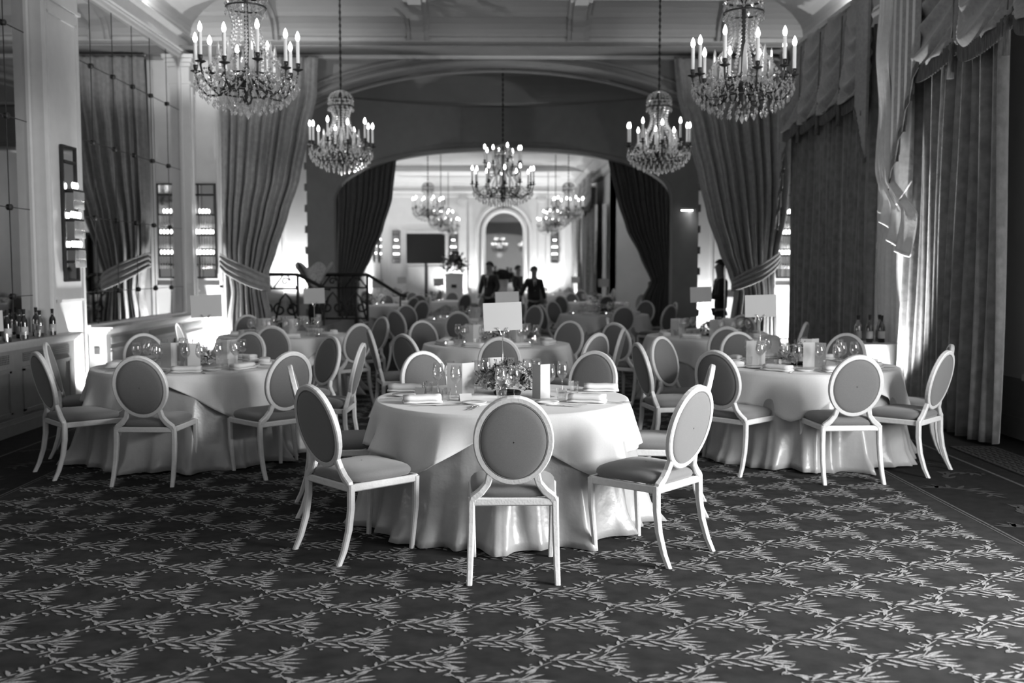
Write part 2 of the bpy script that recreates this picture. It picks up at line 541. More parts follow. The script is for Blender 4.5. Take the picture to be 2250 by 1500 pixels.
# oval dome over the middle room
dm = MB(); n = 72; cy = 18.35
def er(a, b, z): return [(a * cos(2 * pi * i / n), cy + b * sin(2 * pi * i / n), z) for i in range(n)]
def rr_(z):
    out = []
    for i in range(n):
        c, s = cos(2 * pi * i / n), sin(2 * pi * i / n)
        k = min(6.4 / max(abs(c), 1e-6), 3.1 / max(abs(s), 1e-6))
        out.append((c * k, cy + s * k, z))
    return out
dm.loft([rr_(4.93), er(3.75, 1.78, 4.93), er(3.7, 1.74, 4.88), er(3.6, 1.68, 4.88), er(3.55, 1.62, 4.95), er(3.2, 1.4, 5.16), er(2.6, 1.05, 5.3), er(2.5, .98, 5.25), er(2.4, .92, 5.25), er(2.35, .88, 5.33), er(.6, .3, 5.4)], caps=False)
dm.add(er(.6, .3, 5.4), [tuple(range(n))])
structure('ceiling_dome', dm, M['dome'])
# back and side walls of the middle room
w = MB(); w.b2(-6.4, -3.6, 21.5, 21.7, 0, 5.2); w.b2(3.75, 6.4, 21.5, 21.7, 0, 5.2)
w.b2(-6.6, -6.4, 16, 21.7, 0, 5.2); w.b2(6.4, 6.6, 16, 21.7, 0, 5.2)
structure('wall_middle', w, M['wallw'])
w = MB()
for s in (-1, 1):
    for x in (3.95, 4.6, 5.3): w.box((s * x, 21.48, 2.7), (.05, .04, 4.6))
    w.box((s * 4.9, 21.46, .95), (2.6, .05, .07)); w.box((s * 4.9, 21.46, .1), (2.6, .05, .2))
structure('trim_8', w, M['wallw'])

# ---- the far room
YE = 46.0
w = MB(); w.b2(-5.4, 5.4, YE, YE + .2, 0, HC + .1); structure('wall_end', w, M['wallw'])
w = MB(); w.b2(-5.6, -5.4, 21.7, YE, 0, HC + .1); structure('wall_west', w, M['wallw'])
w = MB(); w.b2(5.2, 5.4, 21.7, YE, 0, HC + .1); w.b2(3.75, 3.95, 33.5, YE, 0, HC + .1); w.b2(3.75, 5.2, 33.5, 33.7, 0, HC + .1)
structure('wall_east', w, M['wallw'])
w = MB(); w.b2(-5.4, 5.4, 21.7, YE, HC + .02, HC + .12)
for y in (27.5, 34.2, 40.4): w.b2(-5.4, 5.4, y, y + .35, 5.5, HC + .02)
structure('ceiling_far', w, M['wallw'])
e = ring_profile([(.0, 4.85), (.12, 4.88), (.14, 5.05), (.22, 5.1), (.22, 5.14), (.1, 5.16), (.12, 5.25), (.3, 5.5), (.7, 5.66), (1.0, HC)], -5.4, 3.75, 21.7, YE)
for x in (-5.2, -1.62, 1.98, 3.2):
    e.box((x, YE - .06, 2.45), (.34, .12, 4.9)); e.box((x, YE - .09, 4.72), (.44, .18, .12)); e.box((x, YE - .09, .3), (.42, .18, .6))
e.box((-2.5, YE - .12, 5.3), (.9, .1, .28)); e.box((2.75, YE - .12, 5.3), (.9, .1, .28))
structure('trim_9', e, M['wallw'])
# round-headed mirror in its moulded niche, straight ahead
nm = thing('niche_mirror', 'tall round-headed mirror in a moulded white niche on the far end wall', 'mirror', (.27, YE, 0))
g = MB(); pts = [(-.87, 0, .95), (-.87, 0, 3.2)] + [(-.87 * cos(t), 0, 3.3 + .87 * sin(t)) for t in [pi * q / 16 for q in range(17)]] + [(.87, 0, .95)]
g.add([(x, -.05, z) for x, y, z in pts] + [(x, -.02, z) for x, y, z in pts], [tuple(range(len(pts))), tuple(range(2 * len(pts) - 1, len(pts) - 1, -1))])
g.build('mirror_plate', M['mirror'], nm)
g = MB()
for r_, rr in ((.95, .10), (1.22, .09)):
    g.tube([(-r_, -.08, .0), (-r_, -.08, 3.3)] + [(-r_ * cos(t), -.08, 3.3 + r_ * sin(t)) for t in [pi * q / 16 for q in range(1, 16)]] + [(r_, -.08, 3.3), (r_, -.08, .0)], rr, 8)
g.build('niche_moulding', M['wallw'], nm)
# door behind the screen
g = MB(); g.b2(-4.25, -2.3, YE - .06, YE, 0, 3.35); g.b2(-4.15, -3.32, YE - .09, YE - .05, .2, 1.7); g.b2(-3.22, -2.4, YE - .09, YE - .05, .2, 1.7)
structure('door_1', g, M['trim'])

# ---- pilasters of the near room
pl = MB()
def pilaster(xw, sgn, y0, y1, z0=0.0):
    d = .17
    pl.b2(min(xw, xw + sgn * d), max(xw, xw + sgn * d), y0, y1, z0, 4.7)
    for z, k in ((4.72, .03), (4.78, .06), (4.84, .09)):
        pl.box((xw + sgn * (d + k) / 2, (y0 + y1) / 2, z), (d + k, y1 - y0 + 2 * k, .055))
    pl.box((xw + sgn * (d + .02) / 2, (y0 + y1) / 2, 4.45), (d + .04, y1 - y0 + .03, .035))
    for yy in (y0 + .10, y1 - .10):
        pl.box((xw + sgn * (d + .01), yy, (z0 + 4.4) / 2 + .2), (.025, .03, 4.0 - z0 * .8))
    for zz in (1.25, 4.3):
        pl.box((xw + sgn * (d + .01), (y0 + y1) / 2, zz), (.025, y1 - y0 - .2, .03))
pilaster(WL, 1, 10.62, 11.55)
pilaster(WL, 1, 15.62, 16.0)
pilaster(WL, 1, 2.4, 3.2)
pilaster(WR, -1, 10.55, 11.35)
pilaster(WR, -1, 15.3, 16.0)
structure('trim_10', pl, M['trim'])
# stub panels either side of the opening
st = MB()
for s in (-1, 1):
    st.box((s * 4.62, 15.93, 2.45), (.60, .14, 4.9))
    for x in (4.385, 4.86): st.box((s * x, 15.85, 2.5), (.05, .03, 4.4))
    st.box((s * 4.62, 15.85, 1.32), (.52, .03, .04)); st.box((s * 4.62, 15.85, .32), (.52, .04, .3))
structure('trim_11', st, M['trim'])

# ---- baseboards
b = MB(); b.b2(WL, WL + .03, -3, 16, 0, .2); structure('baseboard_left', b, M['trim'])
b = MB(); b.b2(WR - .03, WR, -3, 16, 0, .2)
b.b2(WR - .02, WR, -3, 16, .2, .57); structure('baseboard_right', b, M['cab'])

# ================================================================== MIRRORED WALL, CABINETS
stud_me = None
def wall_mirror(y0, y1, seams, label):
    t = thing('wall_mirror', label, 'mirror', (WL, y0, 0), 0, None)
    L = y1 - y0
    g = MB(); g.b2(0, .02, 0, L, .93, 4.86); g.build('mirror_plate', M['mirror'], t)
    g = MB()
    for z in (.90, 4.87): g.b2(0, .07, -.02, L + .02, z - .04, z + .03)
    g.b2(0, .05, -.02, .03, .93, 4.86); g.b2(0, .05, L - .03, L + .02, .93, 4.86)
    g.build('mirror_frame', M['trim'], t)
    g = MB()
    for y in seams: g.b2(.02, .024, y - y0 - .004, y - y0 + .004, .93, 4.86)
    for z in (1.32, 2.215, 3.12, 4.03): g.b2(.02, .024, 0, L, z - .004, z + .004)
    g.build('mirror_seams', M['seam'], t)
    first = None
    for y in seams:
        for z in (1.32, 2.215, 3.12, 4.03):
            if first is None:
                g = MB(); g.sphere((0, 0, 0), .032, 8, 6, (.7, 1, 1)); first = g.build('stud', M['seam'], t); s_ = first
            else:
                s_ = first.copy(); COL.objects.link(s_)
            s_.location = (.035, y - y0, z)
    return t
wall_mirror(11.62, 15.6, [12.25, 12.94, 13.63, 14.32, 15.01], 'mirrored wall panel with dark studs beyond the sconce pilaster, reflecting the drape')
wall_mirror(3.25, 10.58, [3.9, 4.6, 5.3, 6.0, 6.65, 7.35, 8.05, 8.75, 9.43, 10.12], 'mirrored wall panel with dark studs above the bottle cabinet at the left edge')

def cabinet(y0, y1, label, ngr):
    t = thing('wall_cabinet', label, 'cabinet', (WL, y0, 0))
    L = y1 - y0
    g = MB(); g.b2(.03, .24, 0, L, .1, .82); g.build('cabinet_body', M['cab'], t)
    g = MB()
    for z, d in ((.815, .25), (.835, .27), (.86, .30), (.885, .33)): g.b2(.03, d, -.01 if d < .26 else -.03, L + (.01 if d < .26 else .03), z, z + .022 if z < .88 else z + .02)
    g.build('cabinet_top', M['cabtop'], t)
    g = MB(); g.b2(.03, .27, -.01, L + .01, 0, .11); g.b2(.03, .255, -.01, L + .01, .11, .15); g.build('plinth', M['cab'], t)
    k = max(2, round(L / 1.35)); pw = L / k
    for i in range(k):
        a, b_ = i * pw + .14, (i + 1) * pw - .14
        g = MB()
        for yy in (a, b_): g.b2(.24, .255, yy - .02, yy + .02, .2, .62)
        for zz in (.2, .62): g.b2(.24, .255, a - .02, b_ + .02, zz - .02, zz + .02)
        g.build('panel_moulding', M['cab'], t)
        g = MB(); g.b2(.235, .243, a, b_, .69, .775); gr_ = g.build('grille', M['dark'], t)
        g = MB()
        for q in range(int((b_ - a) / .03)): g.b2(.243, .247, a + .03 * q, a + .03 * q + .008, .69, .775)
        for zz in (.705, .725, .745, .765): g.b2(.243, .248, a, b_, zz - .002, zz + .002)
        g.build('grille_mesh', M['cab'], gr_)
    return t
cabinet(3.0, 11.02, 'long grey panelled cabinet with dark grilles below the left mirror, carrying bottles', 5)
cabinet(11.92, 15.9, 'grey panelled cabinet with dark grilles below the mirror beside the tall drape', 3)
g = MB(); g.b2(WL + .10, WL + .16, 11.905, 11.92, .58, .66)
tag(g.build('wall_socket', M['dark']), 'small dark socket on the brightly lit cabinet end', 'socket')

# ================================================================== LAMPS
def uplight(x, y, z, power, label, ang=110, rx=0, ry=0):
    t = thing('floor_uplight', label, 'uplight', (x, y, z), 0, 'floor uplights washing the walls')
    g = MB(); g.lathe([(.0, 0), (.06, 0), (.06, .10), (.052, .11), (.045, .07), (.0, .07)], n=16); g.build('housing', M['iron'], t, smooth=False)
    g = MB(); g.lathe([(.0, .075), (.043, .075), (.043, .08), (.0, .08)], n=16); g.build('lens', M['bulb'], t)
    l = light('uplight_lamp', 'SPOT', (0, 0, .14), power, (pi + rx, ry, 0), spot_size=R(ang), spot_blend=.8, shadow_soft_size=.05)
    l.parent = t
    return t
uplight(-4.55, 11.47, 0.0, UP_A * 1.4, 'small black uplight in the gap between the two left cabinets', 140)
uplight(-4.52, 15.46, 0.0, UP_A * 2.2, 'small black uplight at the foot of the sconce panel by the left drape', 130)
uplight(4.55, 15.4, 0.0, UP_A * 1.8, 'small black uplight at the foot of the mirror panel by the right drape', 130)
uplight(4.03, 10.62, 0.0, UP_A * 2.6, 'small black uplight at the foot of the pale pier between the windows', 75, 0, .2)
uplight(-4.35, 21.0, .75, UP_B, 'small black uplight on the landing against the white back wall', 150)
uplight(4.35, 21.1, 0.0, UP_B, 'small black uplight against the white back wall right of the inner arch', 150)

# -- wall sconces: framed mirror with tiers of candle bulbs over hanging glass rods
def make_sconce(label):
    t = thing('wall_sconce', label, 'wall sconce', (0, 0, 0), 0)
    g = MB(); g.b2(-.16, .16, -.012, 0, -.72, .72); g.build('mirror_plate', M['mirror'], t)
    g = MB()
    for x in (-.17, .17): g.b2(x - .012, x + .012, -.03, 0, -.74, .74)
    for z in (-.73, .73): g.b2(-.18, .18, -.03, 0, z - .012, z + .012)
    g.build('frame', M['bronze'], t)
    g = MB(); g.b2(-.16, .16, -.035, -.01, .55, .58); g.build('cross_bar', M['bronze'], t)
    g = MB(); g.b2(-.14, .14, -.10, -.02, -.54, -.51); g.build('lower_shelf', M['bronze'], t)
    blb = None
    for z, nb in ((.34, 3), (.02, 5), (-.30, 5)):
        g = MB(); g.b2(-.14, .14, -.11, -.03, z - .095, z - .075)
        tr = g.build('tier', M['bronze'], t)
        g = MB()
        for k in range(7):
            x = -.12 + .04 * k; g.tube([(x, -.115, z - .10), (x, -.115, z - .29)], .011, 6); 
        g.build('glass_rods', M['crystal'], tr, smooth=True)
        for k in range(nb):
            x = (k - (nb - 1) / 2) * .055
            if blb is None:
                g = MB(); g.sphere((0, 0, 0), .0155, 8, 6, (1, 1, 2.3)); blb = g.build('bulb', M['sbulb'], tr, smooth=True); q = blb
            else: q = blb.copy(); COL.objects.link(q); q.parent = tr
            q.location = (x, -.075, z - .03)
        for k in range(nb):
            pass
    return t
sc = make_sconce('framed mirror sconce with tiers of bulbs on the near left pilaster')
sc.location = (WL + .185, 11.12, 2.20); sc.rotation_euler = (0, 0, R(90))
dup(sc, (-4.62, 15.84, 2.19), 0, 'framed mirror sconce with tiers of bulbs between mirror wall and left drape')
dup(sc, (4.60, 15.84, 2.19), 0, 'framed mirror sconce half hidden behind the curtain right of the right drape')
dup(sc, (-4.68, YE - .02, 2.6), 0, 'bright mirror sconce on the far wall left of the dark screen')
dup(sc, (-1.98 - .08, YE - .14, 2.6), 0, 'bright mirror sconce on the far wall between dark screen and niche')
dup(sc, (2.59, YE - .02, 2.6), 0, 'bright mirror sconce on the far wall right of the niche mirror')
dup(sc, (-5.36, 43.2, 2.6), R(90), 'bright mirror sconce on the far left side wall, nearest of the pair')
dup(sc, (-5.36, 45.0, 2.6), R(90), 'bright mirror sconce on the far left side wall, beside the corner')

# -- picture light on the inner arch wall
t = thing('picture_light', 'small lit wall light on the grey wall right of the inner arch', 'wall light', (3.62, yc(3.62) - .05, 2.72))
g = MB(); g.b2(-.12, .12, -.06, 0, 0, .04); g.build('shade', M['trim'], t)
g = MB(); g.b2(-.11, .11, -.055, -.01, -.012, -.002); g.build('tube_lamp', M['bulb'], t)
l = light('picture_lamp', 'SPOT', (0, -.05, -.02), 5, (R(-18), 0, 0), spot_size=R(110), spot_blend=1, shadow_soft_size=.05); l.parent = t
# -- uplights added at the foot of the far room's walls to brighten it
for k, (x, y) in enumerate(((-4.6, 24.5), (-4.6, 33.0), (-4.6, 42.0), (3.0, 42.0), (4.4, 27.0), (-2.0, 45.2), (1.9, 45.2))):
    t = thing('floor_uplight', 'small uplight added to brighten the far room wall, %s' % ('near left', 'middle left', 'far left', 'far right', 'near right', 'left of the niche', 'right of the niche')[k], 'uplight', (x, y, 0), 0, 'floor uplights washing the walls')
    g = MB(); g.lathe([(.0, 0), (.06, 0), (.06, .10), (.052, .11), (.045, .07), (.0, .07)], n=12); g.build('housing', M['iron'], t)
    g = MB(); g.lathe([(.0, .075), (.043, .075), (.043, .08), (.0, .08)], n=12); g.build('lens', M['bulb'], t)
    l = light('uplight_lamp', 'SPOT', (0, 0, .14), FAR_P * 2.2, (pi, 0, 0), spot_size=R(150), spot_blend=.8, shadow_soft_size=.05); l.parent = t

# -- lamps added out of sight on the cornice to brighten the cove corners
for x, sg, pw in ((-4.66, 1, COVE), (4.66, -1, COVE * .7)):
    t = thing('added_cove_lamp', 'unseen lamp added on the %s cornice to brighten the ceiling cove corner' % ('left' if x < 0 else 'right'), 'added cove light', (x, 13.3, 5.15))
    g = MB(); g.lathe([(.0, 0), (.05, 0), (.05, .05), (.0, .05)], n=12); g.build('housing', M['iron'], t)
    l = light('added_cove_spot', 'SPOT', (0, .02, .08), pw, (pi - 1.22, .42 * sg, 0), spot_size=R(95), spot_blend=.35, shadow_soft_size=.02); l.parent = t

# ================================================================== DRAPES OF THE OPENINGS
def drape_mesh(keys, y, amp, n, seed, ztop, zbot, nv=56, dens=14, depth_end=0.0, mirror=False):
    """keys: (drop 0..1, inner x, outer x); pleats run with the cloth from edge to edge"""
    r = random.Random(seed)
    ph = [r.uniform(0, 6.28) for _ in range(4)]
    mb = MB()
    wtop = abs(keys[0][1] - keys[0][2])
    def fn(s, t):
        xi, xo = lerp_keys(keys, t)
        s2 = s + .012 * sin(2 * pi * 2.3 * s + ph[3]) * sin(pi * s)
        x = xi + (xo - xi) * s2
        wd = abs(xi - xo)
        f = sin(2 * pi * n * s + ph[0] + .9 * sin(2 * pi * 1.7 * s + ph[1])) * .7 + .45 * sin(2 * pi * n * 1.63 * s + ph[2] + t * 1.3)
        f = (abs(f) ** .8) * (1 if f > 0 else -1)
        gather = .75 + .6 * (wtop - wd) / wtop
        yy = y + amp * f * gather * (.35 + .65 * min(1, t * 4))
        yy += depth_end * t
        bulge = -.10 * sin(pi * s) * max(0, min(1, (t - .1) * 2)) * (1 if t < .72 else max(0, 1 - (t - .72) * 3))
        return (x, yy + bulge, ztop + (zbot - ztop) * t)
    mb.grid(fn, n * dens, nv)
    return mb

def solidify(o, th=.006):
    m = o.modifiers.new('cloth_thickness', 'SOLIDIFY'); m.thickness = th; m.offset = 0
    return o

def tie_band(pts_c, w, y, seed, m, parent, wrap=.16):
    mb = MB()
    def fn(u, v):
        k = u * (len(pts_c) - 1); i = min(int(k), len(pts_c) - 2); f = k - i
        x = pts_c[i][0] + (pts_c[i + 1][0] - pts_c[i][0]) * f
        z = pts_c[i][1] + (pts_c[i + 1][1] - pts_c[i][1]) * f
        ww = w * (.75 + .25 * sin(pi * u))
        yy = y - wrap * sin(pi * min(1, max(0, u))) ** .6 - .012 * sin(v * 2 * pi * 3.2 + u * 3)
        return (x, yy, z + ww * (v - .5))
    mb.grid(fn, 28, 16)
    return solidify(mb.build('tieback', m, parent, smooth=True), .01)

t = thing('drape', 'pale grey floor-length drape tied back on the left side of the large opening', 'drape', (-3.7, 15.7, 0), 0, 'tied-back drapes of the large opening')
def loc_build(mb, name, m, t, smooth=True):
    ox, oy, oz = t.location
    mb.v = [(x - ox, y - oy, z - oz) for x, y, z in mb.v]
    return mb.build(name, m, t, smooth=smooth)
kl = [(0, -2.79, -4.33), (.12, -2.82, -4.34), (.24, -2.96, -4.34), (.385, -3.11, -4.345), (.50, -3.30, -4.35), (.62, -3.50, -4.32), (.69, -3.62, -4.24), (.75, -3.66, -4.2), (.83, -3.58, -4.27), (1, -3.45, -4.33)]
solidify(loc_build(drape_mesh(kl, 15.72, .10, 9, 3, 4.88, .012), 'pleated_cloth', M['drape'], t))
b = MB(); b.mi = 0
tb = tie_band([(-4.36 + 3.7, 1.74), (-4.2 + 3.7, 1.64), (-3.95 + 3.7, 1.52), (-3.72 + 3.7, 1.42), (-3.58 + 3.7, 1.36)], .30, 0, 5, M['drape'], t, .24)
t = thing('drape', 'pale grey floor-length drape tied back on the right side of the large opening', 'drape', (3.8, 15.7, 0), 0, 'tied-back drapes of the large opening')
kr = [(0, 2.74, 4.62), (.12, 2.80, 4.62), (.24, 2.97, 4.61), (.385, 3.16, 4.60), (.50, 3.30, 4.56), (.62, 3.51, 4.43), (.69, 3.66, 4.36), (.75, 3.76, 4.36), (.83, 3.71, 4.42), (1, 3.57, 4.48)]
solidify(loc_build(drape_mesh(kr, 15.72, .10, 10, 8, 4.88, .012), 'pleated_cloth', M['drape'], t))
tie_band([(4.45 - 3.8, 1.80), (4.3 - 3.8, 1.68), (4.1 - 3.8, 1.55), (3.85 - 3.8, 1.43), (3.68 - 3.8, 1.34)], .26, 0, 6, M['drape'], t, .24)

# darker pair in the inner arch (hung behind it), pulled to the sides
def inner_drape(keys, n, seed, label, tie):
    t = thing('drape', label, 'drape', ((keys[0][1] + keys[0][2]) / 2, 20.6, 0), 0, 'dark drapes of the inner arch')
    mb = drape_mesh(keys, 20.55, .07, n, seed, 4.15, .012)
    ox = t.location.x
    solidify(loc_build(mb, 'pleated_cloth', M['draped'], t))
    tie_band([(x - ox, z) for x, z in tie], .12, 0, 5, M['draped'], t, .14)
    return t
inner_drape([(0, -2.05, -3.35), (.08, -2.08, -3.34), (.27, -2.17, -3.33), (.42, -2.36, -3.33), (.55, -2.59, -3.33), (.69, -2.88, -3.33), (.77, -2.91, -3.33), (1, -2.82, -3.33)], 11, 11, 'dark pleated drape hanging in the left side of the inner arch', [(-3.33, 1.5), (-3.1, 1.38), (-2.86, 1.27)])
inner_drape([(0, 2.16, 3.55), (.08, 2.25, 3.53), (.27, 2.43, 3.52), (.42, 2.63, 3.52), (.55, 2.91, 3.52), (.68, 3.15, 3.52), (.76, 2.97, 3.52), (1, 2.80, 3.52)], 11, 12, 'dark pleated drape hanging in the right side of the inner arch', [(3.5, 1.5), (3.3, 1.38), (3.1, 1.27)])

# ================================================================== WINDOW DRESSING OF THE RIGHT WALL
def curtain_mesh(y0, y1, x, ztop, zbot, n, amp, seed, edge=None):
    r = random.Random(seed); ph = [r.uniform(0, 6.28) for _ in range(5)]
    mb = MB()
    def fn(s, t):
        f = sin(2 * pi * n * s + ph[0] + 1.1 * sin(2 * pi * 2.1 * s + ph[1])) * .75 + .35 * sin(2 * pi * n * 1.7 * s + ph[2] + t * 1.6)
        yy = y0 + (y1 - y0) * s + .02 * sin(6 * s + ph[3] + 3 * t)
        if edge: yy += edge(s, t)
        xx = x + amp * f * (.7 + .4 * t) + .02 * sin(t * 5 + 9 * s + ph[4])
        return (xx, yy, ztop + (zbot - ztop) * t)
    mb.grid(fn, n * 9, 40)
    return mb

def curtain(y0, y1, x, n, amp, seed, label, lining=None, zbot=.03, mt='curtain', edge=None, ztop=4.5):
    t = thing('window_curtain', label, 'curtain', (x, (y0 + y1) / 2, 0), 0, None)
    solidify(loc_build(curtain_mesh(y0, y1, x, ztop, zbot, n, amp, seed, edge), 'pleated_cloth', M[mt], t))
    if lining:
        a, b_ = lining
        mb = curtain_mesh(a, b_, x - .02, ztop, zbot + .01, 3, .03, seed + 1, edge)
        solidify(loc_build(mb, 'lining_edge', M['lining'], t))
    return t
curtain(13.10, 15.25, 4.50, 13, .07, 21, 'dark damask curtain, the farther panel of the far window')
curtain(11.95, 12.93, 4.50, 7, .07, 22, 'dark damask curtain, the nearer panel of the far window')
curtain(8.78, 10.72, 4.44, 11, .10, 23, 'dark damask curtain of the near window at the right edge')
# pale lining swept round the pier between the two windows
curtain(10.86, 11.62, 4.44, 4, .035, 31, 'pale crumpled curtain lining hanging on the pier between the windows', mt='lining', zbot=.03, ztop=4.95,
        edge=lambda s, t: .10 * (s - .5) * max(0, 1 - abs(t - .55) * 4) - .05 * t)

def valance(y0, y1, n, label, seed, x=4.40, ztop=4.86, zjoin=3.80, zmid=3.60):
    r = random.Random(seed)
    t = thing('swag_valance', label, 'valance', (x, (y0 + y1) / 2, 0), 0, None)
    wseg = (y1 - y0) / n
    hem = MB()
    for k in range(n):
        mb = MB(); a = y0 + k * wseg; off = r.uniform(0, 6)
        def fn(s, v, a=a, off=off):
            c = 1 - (2 * s - 1) ** 2
            zb = zjoin + (zmid - zjoin) * c ** .8
            z = ztop + (zb - ztop) * v
            # U-shaped folds hanging between the gathered lines
            q = z + .55 * c ** .7 * (0.35 + .65 * v) + .06 * sin(3 * s + off)
            f = sin(q * 2 * pi * 5.6 + off) * .7 + .3 * sin(q * 2 * pi * 7.9 + 2 * off)
            belly = .17 * c * (.25 + .75 * v) + .062 * f * (.35 + .65 * v) * (.45 + .55 * c)
            return (x - .02 - belly, a + wseg * s, z)
        mb.grid(fn, 22, 56)
        solidify(loc_build(mb, 'swag', M['swag'], t), .008)
        fb = MB()
        def ff(s, v, a=a):
            c = 1 - (2 * s - 1) ** 2
            zb = zjoin + (zmid - zjoin) * c ** .8
            return (x - .03 - .13 * c - .012 * (1 if int(s * 60) % 2 else -1), a + wseg * s, zb + .03 - .16 * v)
        fb.grid(ff, 60, 3)
        solidify(loc_build(fb, 'fringe', M['fringe'], t, smooth=False), .008)
    for k in range(n + 1):
        yy = y0 + k * wseg
        g = MB(); c = (x - .08, yy, zjoin - .10)
        g.tube([(c[0], c[1], ztop - .1), (c[0] - .01, c[1], zjoin + .4), (c[0] - .02, c[1], zjoin - .02)], .008, 6)
        g.lathe([(.0, .03), (.02, .02), (.026, -.01), (.014, -.04), (.02, -.06), (.034, -.30), (.0, -.30)], (c[0] - .02, c[1], c[2]), 10)
        loc_build(g, 'tassel', M['fringe'], t)
    g = MB(); g.b2(x - .06, x + .10, y0 - .08, y1 + .08, ztop - .03, ztop + .03)
    loc_build(g, 'pelmet_rail', M['trim'], t, smooth=False)
    return t
valance(11.85, 15.25, 4, 'grey swagged valance with fringe and tassels over the far window', 41)
valance(4.4, 10.6, 6, 'grey swagged valance with fringe and tassels over the near window at the right edge', 42)

def cascade(y0, y1, x, ztop, zshort, zlong, label, seed, m='swag', n=4):
    """tail of stepped zigzag folds beside a swag"""
    t = thing('cascade_tail', label, 'valance', (x, (y0 + y1) / 2, 0), 0, None)
    mb = MB(); cols = 6 * n
    pts = []
    for i in range(cols + 1):
        s = i / cols
        tri = abs((s * n) % 1.0 - .5) * 2
        yy = y0 + (y1 - y0) * s + (.09 if y1 > y0 else -.09) * (tri - .5)
        xx = x - .045 * ((int(s * n * 2) % 2)) - .03 * tri - .02 * s
        zb = zshort + (zlong - zshort) * (1 - s) + .16 * (tri - .5)
        pts.append((xx, yy, zb))
    def fn(u, v):
        k = min(int(round(u * cols)), cols)
        xx, yy, zb = pts[k]
        return (xx, yy, ztop + (zb - ztop) * v)
    mb.grid(fn, cols, 22)
    solidify(loc_build(mb, 'folded_cloth', M[m], t, smooth=False), .008)
    fb = MB()
    def ff(u, v):
        k = min(int(round(u * cols)), cols)
        xx, yy, zb = pts[k]
        return (xx - .012, yy, zb + .03 - .10 * v)
    fb.grid(ff, cols, 1)
    solidify(loc_build(fb, 'fringe', M['fringe'] if m == 'swag' else M['lining'], t, smooth=False), .01)
    return t
cascade(10.85, 10.15, 4.28, 4.86, 3.6, 2.45, 'grey stepped cascade tail left of the near window swags', 51)
cascade(15.4, 15.0, 4.34, 4.86, 3.3, 2.2, 'grey stepped cascade tail at the far end of the far window swags', 52)
cascade(11.75, 12.0, 4.34, 4.86, 3.5, 2.9, 'narrow grey cascade tail right of the far window swags', 53)
t = thing('lining_tail', 'brightly lit crumpled white tail of lining ending halfway up the pale pier', 'curtain', (4.22, 10.8, 0))
TK = [(0, 10.98, 11.26), (.55, 10.90, 11.22), (.74, 10.76, 11.16), (.80, 10.52, 11.15), (.86, 10.27, 11.13), (1, 10.36, 11.08)]
def tail(u, v):
    near, far = lerp_keys(TK, v)
    yy = near + (far - near) * u
    k = max(0, (v - .6) / .4)
    z = 4.88 - v * 3.18 + .52 * u * k ** 1.5 + .03 * sin(7 * u + 2) * k
    xx = 4.24 + .045 * sin(2 * pi * 3.3 * u + 1.8 * v) * (.5 + .6 * k) + .018 * sin(2 * pi * 7 * u + 9 * v) + .02 * sin(16 * v)
    return (xx, yy, z)
mb = MB(); mb.grid(tail, 48, 70)
solidify(loc_build(mb, 'crumpled_cloth', M['lining'], t), .008)
g = MB()
g.tube([tail(q / 24, 1) for q in range(25)], .014, 6); g.tube([tail(1, .7 + .3 * q / 24) for q in range(25)], .012, 6); g.tube([tail(0, .75 + .25 * q / 24) for q in range(25)], .010, 6)
g.tube([(4.24, 10.25, 2.50), (4.24, 10.38, 2.42), (4.23, 10.52, 2.32), (4.23, 10.60, 2.28)], .011, 6)
loc_build(g, 'beaded_edge', M['lining'], t)

# curtains, swags and pale pier of the far room's right side
curtain(41.0, 45.2, 3.35, 12, .10, 61, 'grey curtain of the farthest window on the far room right side')
curtain(35.6, 39.6, 3.40, 12, .10, 62, 'grey curtain of the nearer window on the far room right side')
valance(35.4, 45.4, 5, 'pale swagged valance over the far room windows', 63, x=3.30, ztop=5.0, zjoin=4.0, zmid=3.75)
curtain(33.8, 34.6, 3.62, 3, .05, 64, 'bright white lining strip at the far room right pier', mt='lining', ztop=3.8)
cascade(35.2, 34.4, 3.45, 3.8, 2.9, 1.4, 'bright white cascade tail at the far room right pier', 65, m='lining')

# ================================================================== CHANDELIERS
def strand(mb, a, b, sag, n, r0, r):
    for k in range(n + 1):
        t = k / n
        x = a[0] + (b[0] - a[0]) * t; y = a[1] + (b[1] - a[1]) * t
        z = a[2] + (b[2] - a[2]) * t - sag * 4 * t * (1 - t)
        q = r0 * r.uniform(.8, 1.2)
        mb.octa((x, y, z), q, q * 1.15)

def pendant(mb, x, y, z, s):
    mb.octa((x, y, z), s * .5, s * .5)
    mb.octa((x, y, z - s * 2.1), s, s * 1.7)

